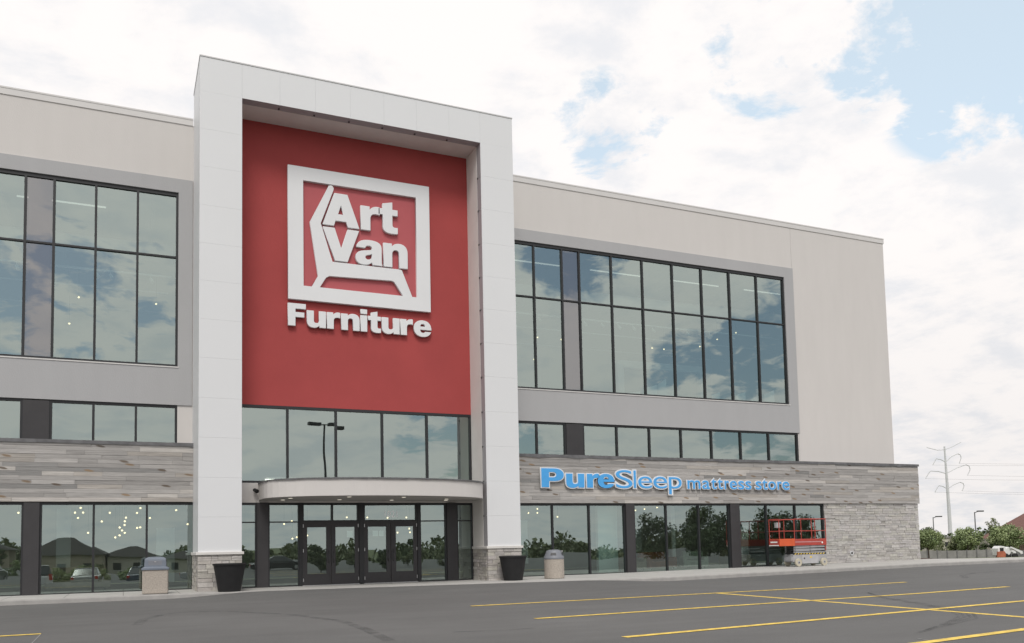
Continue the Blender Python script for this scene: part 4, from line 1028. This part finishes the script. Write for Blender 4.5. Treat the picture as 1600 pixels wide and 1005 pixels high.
# ------------------------------------------------------------------ trees
def tree_parts(h, cr, ch, trunk_h, nleaf, leaf, seed, blobs=14, tr=.08, sparse=1.0, base_k=.0):
    rnd = random.Random(seed); tb = MB(); lb = MB(); lb.used = True
    lean = (rnd.uniform(-.04, .04) * h, rnd.uniform(-.04, .04) * h)
    top = (lean[0], lean[1], trunk_h + ch * .55)
    mid = (lean[0]*.4, lean[1]*.4, trunk_h)
    tb.cone((0, 0, -.15), mid, tr, tr * .7, 9); tb.cone(mid, top, tr * .7, tr * .2, 7)
    cz = trunk_h + ch * .5; cs = []
    for i in range(blobs):
        a = i * 2.4 + rnd.uniform(-.4, .4); u = ((i + .5) / blobs) * 2 - 1; rr = math.sqrt(max(0, 1 - u*u)) * rnd.uniform(.45, .85)
        c = Vector((math.cos(a) * rr * cr, math.sin(a) * rr * cr, cz + u * ch * .42 * rnd.uniform(.75, 1.05)))
        cs.append((c, rnd.uniform(.28, .5) * min(cr, ch * .6), rnd.uniform(0, .5)))
        st = Vector(mid).lerp(Vector(top), rnd.uniform(0, .6)); tb.cone(st, c, tr * .3, tr * .08, 5, cap=False)
    for k in range(nleaf):
        c, r, bt = rnd.choice(cs)
        d = Vector((rnd.gauss(0, 1), rnd.gauss(0, 1), rnd.gauss(0, 1))).normalized()
        p = c + d * r * (rnd.random() ** .45) * 1.08
        p.z = c.z + (p.z - c.z) * .8
        n1 = (d * .7 + Vector((rnd.gauss(0, .6), rnd.gauss(0, .6), rnd.gauss(.3, .6)))).normalized()
        a = n1.orthogonal().normalized(); a = (Matrix.Rotation(rnd.uniform(0, 6.28), 3, n1) @ a); c2 = n1.cross(a)
        s = leaf * rnd.uniform(.55, 1.3); t_ = min(1, max(0, bt + rnd.uniform(0, .6)))
        lb.quad(p - a*s, p + c2*s*.55, p + a*s, p - c2*s*.55, (t_, t_, t_, 1))
    return tb, lb
def make_tree(name, label, loc, h, cr, ch, th, nl, leaf, seed, mt, cat='tree', group=None, blobs=14, tr=.08):
    t = thing(name, label, cat, loc, 0, group)
    tb, lb = tree_parts(h, cr, ch, th, nl, leaf, seed, blobs, tr)
    tb.build('trunk', M['bark'], t); lb.build('crown', M[mt], t)
    return t
def gz(x, y): return terr(x, y)
make_tree('deciduous_tree', 'round bright green tree in a dark mulch bed beside the stone corner', (64.0, 17.7, gz(64, 17.7)), 2.7, 1.15, 1.75, .95, 2900, .085, 21, 'leaf_mid', blobs=18, tr=.07)
b = MB(); b.lathe([(1.9, -.05), (1.2, .08), (.3, .16), (0, .17)], 20); mulch = b.build('mulch_bed', M['dirt']); mulch.location = (63.4, 17.9, gz(63.4, 17.9) + .02); struct(mulch)
TG = 'trees beyond the fence'
make_tree('deciduous_tree', 'light green spreading tree just right of the tall steel pole', (98.3, 40.7, gz(98, 40)), 3.8, 1.9, 2.6, 1.2, 2900, .13, 22, 'leaf_mid', blobs=16, group=TG)
make_tree('deciduous_tree', 'widest dense tree in front of the brown roofed house', (101.2, 37.6, gz(101, 37)), 4.2, 2.6, 3.2, .9, 4600, .14, 23, 'leaf_mid', blobs=24, group=TG)
make_tree('deciduous_tree', 'darker tree half hidden behind the tree at the stone corner', (110.5, 57.0, gz(110, 57)), 4.0, 1.9, 3.2, 1.0, 3600, .16, 24, 'leaf_dark', group=TG)
make_tree('young_tree', 'thin sparse young tree rising above the wide tree', (104.0, 41.2, gz(104, 41)), 5.4, .95, 2.6, 2.6, 420, .13, 25, 'leaf_olive', blobs=9, tr=.05, group=TG)
make_tree('deciduous_tree', 'small olive green tree between the steel pole and the wide tree', (99.8, 43.0, gz(100, 43)), 3.4, 1.5, 2.2, .6, 3000, .13, 26, 'leaf_olive', group=TG)
def bush(label, loc, r, h, seed, mt, group='shrubs beyond the fence'):
    t = thing('shrub', label, 'shrub', loc, 0, group); tb, lb = tree_parts(h, r, h * .9, h * .15, 1500, .12, seed, 10, .03)
    tb.build('stem', M['bark'], t); lb.build('foliage', M[mt], t); return t
bush('olive shrub left of the base of the steel pole', (103.8, 48.9, gz(104, 49)), 1.6, 2.1, 31, 'leaf_olive')
bush('dark green shrub right behind the steel pole base', (107.0, 47.8, gz(107, 48)), 1.3, 1.9, 32, 'leaf_dark')
bush('low yellow green shrub under the light green tree', (99.4, 42.2, gz(99, 42)), 1.7, 1.6, 33, 'leaf_mid')
bush('low dark shrub behind the white loader', (99.6, 38.6, gz(100, 38)), 1.8, 1.7, 34, 'leaf_dark')

# ------------------------------------------------------------------ beyond the walk
# fence of grey panels between posts
fn = thing('panel_fence', 'low weathered grey panel fence with darker posts beyond the walk', 'fence', (84.3, 36.0, gz(84, 36)))
A = Vector((84.3, 36.0)); B_end = Vector((92.5, 32.4)); Lf = (B_end - A).length; dirv = (B_end - A) / Lf; A = A - dirv * 6; Lf += 6
pn = MB(); nb = int(Lf / 1.15); nv = Vector((-dirv.y, dirv.x))
def fpt(s, o, z): p = A + dirv * s + nv * o; return (p.x - 84.3, p.y - 36.0, z + .02 * math.sin(s))
for k in range(nb):
    s0, s1 = k * 1.15 + .05, (k + 1) * 1.15 - .05
    vs = [fpt(s0, -.03, .02), fpt(s1, -.03, .02), fpt(s1, .03, .02), fpt(s0, .03, .02), fpt(s0, -.03, 1.05), fpt(s1, -.03, 1.05), fpt(s1, .03, 1.05), fpt(s0, .03, 1.05)]
    pn.add(vs, [(0,3,2,1),(4,5,6,7),(0,1,5,4),(1,2,6,5),(2,3,7,6),(3,0,4,7)])
pn.build('panel', M['fence'], fn)
for k in range(nb + 1):
    s0, s1 = k * 1.15 - .06, k * 1.15 + .06; q = MB()
    vs = [fpt(s0, -.08, -.2), fpt(s1, -.08, -.2), fpt(s1, .08, -.2), fpt(s0, .08, -.2), fpt(s0, -.08, 1.12), fpt(s1, -.08, 1.12), fpt(s1, .08, 1.12), fpt(s0, .08, 1.12)]
    q.add(vs, [(0,3,2,1),(4,5,6,7),(0,1,5,4),(1,2,6,5),(2,3,7,6),(3,0,4,7)]); q.build('post', M['fencepost'], fn)
fw2 = thing('panel_fence', 'darker grey fence behind the white loader under the house', 'fence', (93.0, 34.0, gz(93, 34)))
q = MB(); q.box(0, -.05, -.2, 16, .05, .85); q.build('panel', M['fencepost'], fw2)
for k in range(9):
    q = MB(); q.box(k*2 - .06, -.09, -.2, k*2 + .06, .09, .95); q.build('post', M['darksteel'], fw2)
fw2.rotation_euler = (0, 0, R(-12))

# transmission pole, arms facing across the view
tp = thing('transmission_pole', 'tall pale steel transmission pole with curved arms beyond the fence', 'pole', (227.9, 147.2, -2.3), R(-24.3))
b = MB(); b.cone((0, 0, 0), (0, 0, 12), .62, .5, 12); b.cone((0, 0, 12), (-.3, 0, 31.2), .5, .24, 12); b.build('mast', M['galv'], tp)
def arm(pts):
    q = MB(); q.tube([(x, 0, z) for x, z in pts[:-1]], .12, 6); A_ = q.build('arm', M['galv'], tp)
    (x0, z0_), (x1, z1_) = pts[-2:]; q = MB(); q.cone((x0, 0, z0_), (x1, 0, z1_), .11, .11, 6)
    q.build('insulator', M['galv'], A_)
q = MB(); q.tube([(-.3, 0, 30.2), (-2.5, 0, 30.1), (-5.7, 0, 31.0)], .10, 6); q.build('arm', M['galv'], tp)
q = MB(); q.tube([(-.3, 0, 30.2), (2.0, 0, 31.0), (4.8, 0, 32.4)], .10, 6); q.build('arm', M['galv'], tp)
arm([(-.2, 26.4), (-1.6, 27.2), (-3.0, 27.5), (-3.4, 26.9), (-4.2, 25.6)]); arm([(-.2, 26.4), (1.6, 28.0), (3.6, 28.9), (4.4, 28.5), (4.6, 27.6), (3.9, 25.9)])
arm([(-.2, 22.9), (-2.6, 23.6), (-5.0, 23.8), (-5.5, 23.2), (-6.6, 21.5)]); arm([(-.2, 22.9), (3.2, 24.6), (6.0, 25.5), (6.9, 25.0), (7.1, 24.0), (6.2, 22.2)])
arm([(-.1, 18.2), (-1.4, 19.0), (-2.6, 19.3), (-3.1, 18.8), (-4.0, 17.3)]); arm([(-.1, 18.2), (1.8, 19.4), (3.8, 20.2), (4.8, 19.8), (5.0, 19.0), (4.3, 17.5)])
for x, z in ((-4.2, 25.6), (3.9, 25.9), (-6.6, 21.5), (6.2, 22.2), (-4.0, 17.3), (4.3, 17.5)):
    q = MB(); pts = [(x + 150 * t_, -110 * t_, z - 10 * 4 * t_ * (1 - t_) * .5 + 2 * t_) for t_ in [i / 12 for i in range(13)]]; q.tube(pts, .022, 4); q.build('wire', M['darksteel'], tp)

M['trimlamp'] = mat('weathered_grey_steel', (.16, .16, .165), .6)
def street_lamp(label, loc, h, arm_l, group, rz=0):
    t = thing('street_lamp', label, 'street lamp', loc, rz, group)
    b = MB(); b.cone((0, 0, 0), (0, 0, h), .10, .07, 10); b.build('pole', M['trimlamp'], t)
    b = MB(); b.tube([(0, 0, h - .1), (arm_l * .5, 0, h + .08)], .06, 6); b.build('arm', M['darksteel'], t)
    b = MB(); b.box(arm_l * .4, -.2, h + .02, arm_l * 1.3, .2, h + .2); b.build('lamp_head', M['darksteel'], t, bevel=.03)
    return t
street_lamp('dark street lamp behind the tree at the stone corner', (120.1, 63.6, -1.5), 6.1, 1.1, 'street lamps beyond the fence', R(-24))
street_lamp('dark street lamp taller in view, right of the steel pole', (108.3, 47.0, -1.35), 6.1, .95, 'street lamps beyond the fence', R(-24))

# brown roofed house at the far right
hs = thing('brown_roof_house', 'brick house with a steep brown roof behind the wide tree', 'house', (130.2, 53.95, -1.75), R(-24.3))
b = MB(); b.box(0, 0, 0, 16, 10, 3.0); b.build('wall', mat('brown_brick', (.27, .19, .15), .9, nscale=3, namt=.2), hs)
b = MB(); b.add([(-2.6, -1.2, 2.7), (18.5, -1.2, 2.7), (18.5, 11, 2.7), (-2.6, 11, 2.7), (6.5, 4.9, 9.1), (9.5, 4.9, 9.1)], [(0,1,5,4), (1,2,5), (2,3,4,5), (3,0,4), (3,2,1,0)]); b.build('roof', M['roofbrown'], hs)
for x in (.7, 3.0, 6.5, 10):
    q = MB(); q.box(x, -.05, .6, x + 1.3, .02, 2.3); W_ = q.build('window', M['frame'], hs); q = MB(); q.box(x - .08, -.08, .5, x + 1.38, -.05, .6); q.build('sill', M['sidingpale'], W_)
# pale low buildings far behind the fence
for i, (x, y, wd, hh, lab) in enumerate([(156, 92, 7, 2.9, 'pale flat building in the distance just right of the tree at the stone corner'), (166, 88, 9, 2.6, 'pale long building in the distance right of the steel pole')]):
    t = thing('distant_building', lab, 'building', (x, y, -1.7), R(-24))
    q = MB(); q.box(0, 0, 0, wd, 8, hh); q.build('wall', M['sidingpale'], t); q = MB(); q.box(-.3, -.3, hh, wd + .3, 8.3, hh + .3); q.build('roof', M['fence'], t)
    for k in range(3): q = MB(); q.box(1 + k*2, -.05, 1, 2 + k*2, .01, 2); q.build('window', M['frame'], t)
# far tree line, reads as one mass
b = MB(); b.used = True; rnd = random.Random(77)
for k in range(15000):
    s = rnd.uniform(-60, 150); d = rnd.uniform(0, 12); hmax = 3.6 + 1.5 * math.sin(s * .31) + 1.1 * math.sin(s * .83 + 1) + .6 * math.sin(s * 2.3)
    x = 232 + s * .9 + d * .4; y = 116 - s * .42 + d; z = -2.3 + hmax * rnd.random() ** .8; sz = rnd.uniform(.3, .6); t_ = rnd.random() * .7
    a = rnd.uniform(0, 6.28); n_ = Vector((math.cos(a), math.sin(a), rnd.uniform(-.8, .8))) * sz; m_ = Vector((-math.sin(a) * .5, math.cos(a) * .5, rnd.uniform(.5, 1))) * sz
    p = Vector((x, y, z)); b.quad(p - n_, p - m_, p + n_, p + m_, (t_, t_, t_, 1))
tl = b.build('far_treeline', M['leaf_dark']); struct(tl, 'stuff')

# white compact loader with an orange bucket on the verge
ld = thing('skid_loader', 'white compact loader with a raised arm and orange bucket on the verge', 'loader', (86.0, 26.6, gz(86, 26.6) + .0), R(-24.3))
b = MB(); b.prism([(-1.0, .35), (-.1, .30), (-.1, 1.05), (-.35, 1.32), (-.8, 1.36), (-1.05, 1.1)], -.6, .6); b.build('cab', M['white_paint'], ld, bevel=.04)
b = MB(); b.box(-.85, -.62, .75, -.45, -.605, 1.15); b.build('cab_window', M['frame'], ld)
b = MB(); b.prism([(-.1, .35), (.25, .4), (.55, 1.0), (.1, 1.25), (-.1, 1.05)], -.5, .5); b.build('engine_cover', M['white_paint'], ld, bevel=.04)
for y0_ in (-.7, .55):
    b = MB(); b.prism([(.25, 1.15), (.35, 1.25), (1.5, .75), (1.55, .5), (1.3, .45), (1.2, .62)], y0_, y0_ + .15); b.build('lift_arm', M['white_paint'], ld)
b = MB(); b.prism([(-1.25, .05), (-.45, .05), (-.35, .55), (-.5, .8), (-1.2, .75)], -.85, -.62); b.build('bucket', mat('faded_orange_paint', (.42, .13, .07), .7, nscale=4, namt=.2), ld)
for x in (-.3, .7):
    for y in (-.75, .5): b = MB(); b.cone((x, y, .28), (x, y + .22, .28), .28, .28, 16); b.build('wheel', M['rubber'], ld)
# grass verge in front of the loader
b = MB(); b.used = True; rnd = random.Random(8)
for k in range(9000):
    x = rnd.uniform(82, 100); y = rnd.uniform(22, 30); z = gz(x, y); a = rnd.uniform(0, 6.28); h_ = rnd.uniform(.05, .14); t_ = rnd.random()
    b.quad((x, y, z), (x + .04 * math.cos(a), y + .04 * math.sin(a), z), (x + .05 * math.cos(a), y + .05 * math.sin(a), z + h_), (x + .01, y, z + h_), (t_, t_, t_, 1))
g_ = b.build('grass', M['leaf_mid']); struct(g_, 'stuff')

# ------------------------------------------------------------------ across the lot behind the camera: seen mirrored in the glass
def car(label, loc, rz, paint, L_=4.6, H=1.45, suv=False, group='cars parked across the lot'):
    t = thing('parked_car', label, 'car', loc, rz, group); h = L_ / 2
    belt = H * .62
    b = MB(); b.prism([(-h, .35), (-h, belt * .92), (-h + .5, belt), (h - 1.0, belt), (h - .1, belt * .8), (h, belt * .6), (h, .3), (h - .3, .22), (-h + .3, .22)], -.88, .88); BD = b.build('body', paint, t, bevel=.09)
    if suv: prof = [(-h + .08, belt), (-h + .25, H * .97), (-h + .5, H), (h - 2.0, H * .985), (h - 1.2, belt)]
    else: prof = [(-h + .45, belt), (-h + 1.35, H * .97), (-h + 1.6, H), (h - 2.0, H * .985), (h - 1.05, belt)]
    b = MB(); n = len(prof)
    vs = [(x, -.84 if z < belt + .01 else -.66, z) for x, z in prof] + [(x, .84 if z < belt + .01 else .66, z) for x, z in prof]
    b.add(vs, [tuple(range(n)), tuple(range(2*n-1, n-1, -1))] + [((i+1) % n, i, i+n, (i+1) % n + n) for i in range(n)])
    b.build('cabin_glass', M['carglass'], t, bevel=.04)
    b = MB(); xa, xb = prof[1][0], prof[3][0]; b.box(xa, -.65, H - .04, xb, .65, H + .02); b.build('roof', paint, t, bevel=.03)
    for x in (-h + .85, h - .9):
        for y in (-.90, .70):
            b = MB(); b.cone((x, y, .33), (x, y + .2, .33), .33, .33, 20); Wh = b.build('wheel', M['rubber'], t)
            yy = y if y < 0 else y + .2; b = MB(); b.cone((x, yy - .01, .33), (x, yy + .01, .33), .2, .2, 14); b.build('rim', M['steel'], Wh)
    for y in (-.86, .62):
        b = MB(); b.box(h - .22, y, belt * .68, h + .01, y + .24, belt * .83); b.build('headlight', M['paper'], t, bevel=.01)
        b = MB(); b.box(-h - .01, y, belt * .66, -h + .12, y + .22, belt * (1.05 if suv else .9)); b.build('taillight', M['taillight'], t, bevel=.01)
    return t
M['carglass'] = mat('dark_car_glass', (.02, .025, .03), .08, spec=.8)
M['taillight'] = mat('red_lamp_plastic', (.5, .02, .015), .25)
paint = lambda n_, c: mat(n_, c, .3, nscale=1, namt=.02, coat=1)
pb, ps, pw, pn_ = paint('black_car_paint', (.02, .02, .022)), paint('silver_car_paint', (.42, .43, .44)), paint('white_car_paint', (.7, .7, .7)), paint('blue_car_paint', (.06, .08, .12))
def cz(x, y): return asph(x, y)
car('black off road vehicle at the left end of the row across the lot', (-9.2, -37.5, cz(-9, -37.5)), R(-84), pb, 4.9, 1.75, True)
car('white wagon with red tail lamps parked across the lot', (-5.6, -37.2, cz(-5, -37)), R(-95), pw, 4.7, 1.70, True)
car('silver saloon between the white wagon and the dark blue saloon', (-2.6, -40.5, cz(-2, -40)), R(-88), ps, 4.5, 1.42)
car('dark blue saloon at the right end of the parked row', (1.2, -43.0, cz(1, -43)), R(-86), pn_, 4.5, 1.42)
car('silver hatchback parked sideways across the lot', (7.0, -49, cz(7, -49)), R(8), ps, 4.3, 1.45)
car('black saloon parked sideways across the lot', (13.6, -52, cz(13, -52)), R(4), pb, 4.5, 1.42)

def hip_house(label, loc, wd, dp, hh, rh, rz, wallm):
    t = thing('hip_roof_house', label, 'house', loc, rz)
    b = MB(); b.box(-wd/2, -dp/2, 0, wd/2, dp/2, hh); b.build('wall', wallm, t)
    e = .7; q = MB(); k = min(wd, dp) / 2
    q.add([(-wd/2-e, -dp/2-e, hh), (wd/2+e, -dp/2-e, hh), (wd/2+e, dp/2+e, hh), (-wd/2-e, dp/2+e, hh), (-wd/2+k, 0, hh+rh), (wd/2-k, 0, hh+rh)], [(0,1,5,4),(1,2,5),(2,3,4,5),(3,0,4),(3,2,1,0)]); q.build('roof', M['roofdark'], t)
    n = int(wd / 3)
    for i in range(n):
        x = -wd/2 + (i + .5) * wd / n; q = MB(); q.box(x - .6, dp/2, .9, x + .6, dp/2 + .04, 2.2); W_ = q.build('window', M['frame'], t)
        q = MB(); q.box(x - .68, dp/2 + .04, .82, x + .68, dp/2 + .1, .9); q.build('sill', M['paper'], W_)
    return t
hip_house('tan bungalow with a dark hipped roof mirrored in the left shop window', (-8.8, -134, -1.4), 11.5, 9, 3.6, 3.0, .08, M['siding'])
hip_house('small tan bungalow right of the larger one', (1.5, -140, -1.4), 9, 8, 3.2, 1.9, -.1, M['sidingpale'])
hip_house('pale long bungalow furthest right across the lot', (11, -138, -1.4), 8, 8, 2.9, 1.3, 0, M['sidingpale'])
hip_house('bungalow with a dark hipped roof furthest left across the lot', (-24, -136, -1.4), 12, 9, 3.2, 2.2, 0, M['siding'])
RG = 'trees across the lot behind the viewer'
P3 = []
for sd, hh, cr, chh, th, nl, bl in ((41, 7, 2.6, 4.8, 1.4, 3800, 13), (43, 6.4, 2.0, 4.9, .9, 2600, 10), (44, 5.6, 2.7, 3.6, 1.2, 3000, 9)):
    P3.append(make_tree('deciduous_tree', 'dark irregular tree in the leafy row across the lot', (50, -36, -1.6), hh, cr, chh, th, nl, .16, sd, 'leaf_dark', group=RG, blobs=bl, tr=.13))
spots = [(49, -39, .92), (54, -38, .8), (58.5, -40, 1.0), (64, -37, .95), (69, -39, 1.02), (75, -37, 1.0), (61, -46, 1.1), (82, -37, 1.05), (90, -38, 1.1), (100, -37, 1.15), (71, -47, 1.15)]
for i, (x, y, sc_) in enumerate(spots):
    p = P3[i % 3]
    if i < 3: p.location = (x, y, -1.6); p.scale = (sc_,) * 3
    else: dup(p, (x, y, -1.6), rz=i * 1.3, scale=sc_)
sm = make_tree('young_tree', 'small leafy tree in the line far across the lot', (18.4, -56, -1.4), 4, 1.2, 2.9, .8, 1500, .13, 42, 'leaf_dark', group='small trees far across the lot', blobs=8)
sm2 = make_tree('young_tree', 'small leafy tree in the line far across the lot', (23, -60, -1.4), 3.4, 1.6, 2.1, .7, 1700, .13, 45, 'leaf_olive', group='small trees far across the lot', blobs=9)
for i, (x, y, sc_) in enumerate([(12, -62, .9), (15, -66, .8), (27, -62, .85), (29.5, -58, 1.0), (31, -66, 1.1), (34, -60, .8), (37, -63, 1.05), (42, -62, .8), (45, -66, 1.0), (-3, -80, .8), (-14, -84, 1.0), (22, -70, .9)]):
    dup((sm, sm2)[i % 2], (x, y, -1.4), rz=i * .9, scale=sc_)
b = MB(); b.used = True; rnd = random.Random(78)
for k in range(16000):
    x = rnd.uniform(-90, 190); d = rnd.uniform(0, 8); hmax = 3.2 + 1.1 * math.sin(x * .21) + 1.2 * math.sin(x * .57 + 1) + .6 * math.sin(x * 1.7)
    z = -1.6 + hmax * rnd.random() ** .8; sz = rnd.uniform(.25, .6); t_ = rnd.random() * .7
    a = rnd.uniform(0, 6.28); n_ = Vector((math.cos(a), math.sin(a), rnd.uniform(-.8, .8))) * sz; m_ = Vector((-math.sin(a) * .5, math.cos(a) * .5, rnd.uniform(.5, 1))) * sz
    p = Vector((x, -150 - d, z)); b.quad(p - n_, p - m_, p + n_, p + m_, (t_, t_, t_, 1))
tl = b.build('treeline_across_the_lot', M['leaf_olive']); struct(tl, 'stuff')
hb = bush('yellow green hedge plant by the bungalow across the lot', (-9.5, -64, -1.4), 1.5, 1.9, 51, 'leaf_mid', group='hedge plants across the lot')
for i, (x, y) in enumerate([(-7.6, -64), (-5.8, -65), (-4.0, -64), (-2.3, -65), (.6, -66), (-12, -63)]): dup(hb, (x, y, -1.4), rz=i * 1.1, scale=.8 + .1 * (i % 3))
lf = thing('lot_light', 'tall parking lot light with two dark flat heads mirrored over the doors', 'lamp post', (16.6, -43.1, -.9), R(-5))
b = MB(); b.cone((0, 0, 0), (0, 0, 13.2), .12, .08, 12); b.build('pole', M['darksteel'], lf)
b = MB(); b.box(-.5, -.05, 13.1, .5, .05, 13.2); b.build('cross_arm', M['darksteel'], lf)
for s in (-1, 1):
    b = MB(); b.box(min(s*.35, s*1.6), -.28, 13.05, max(s*.35, s*1.6), .28, 13.35); b.build('lamp_head', M['darksteel'], lf, bevel=.03)
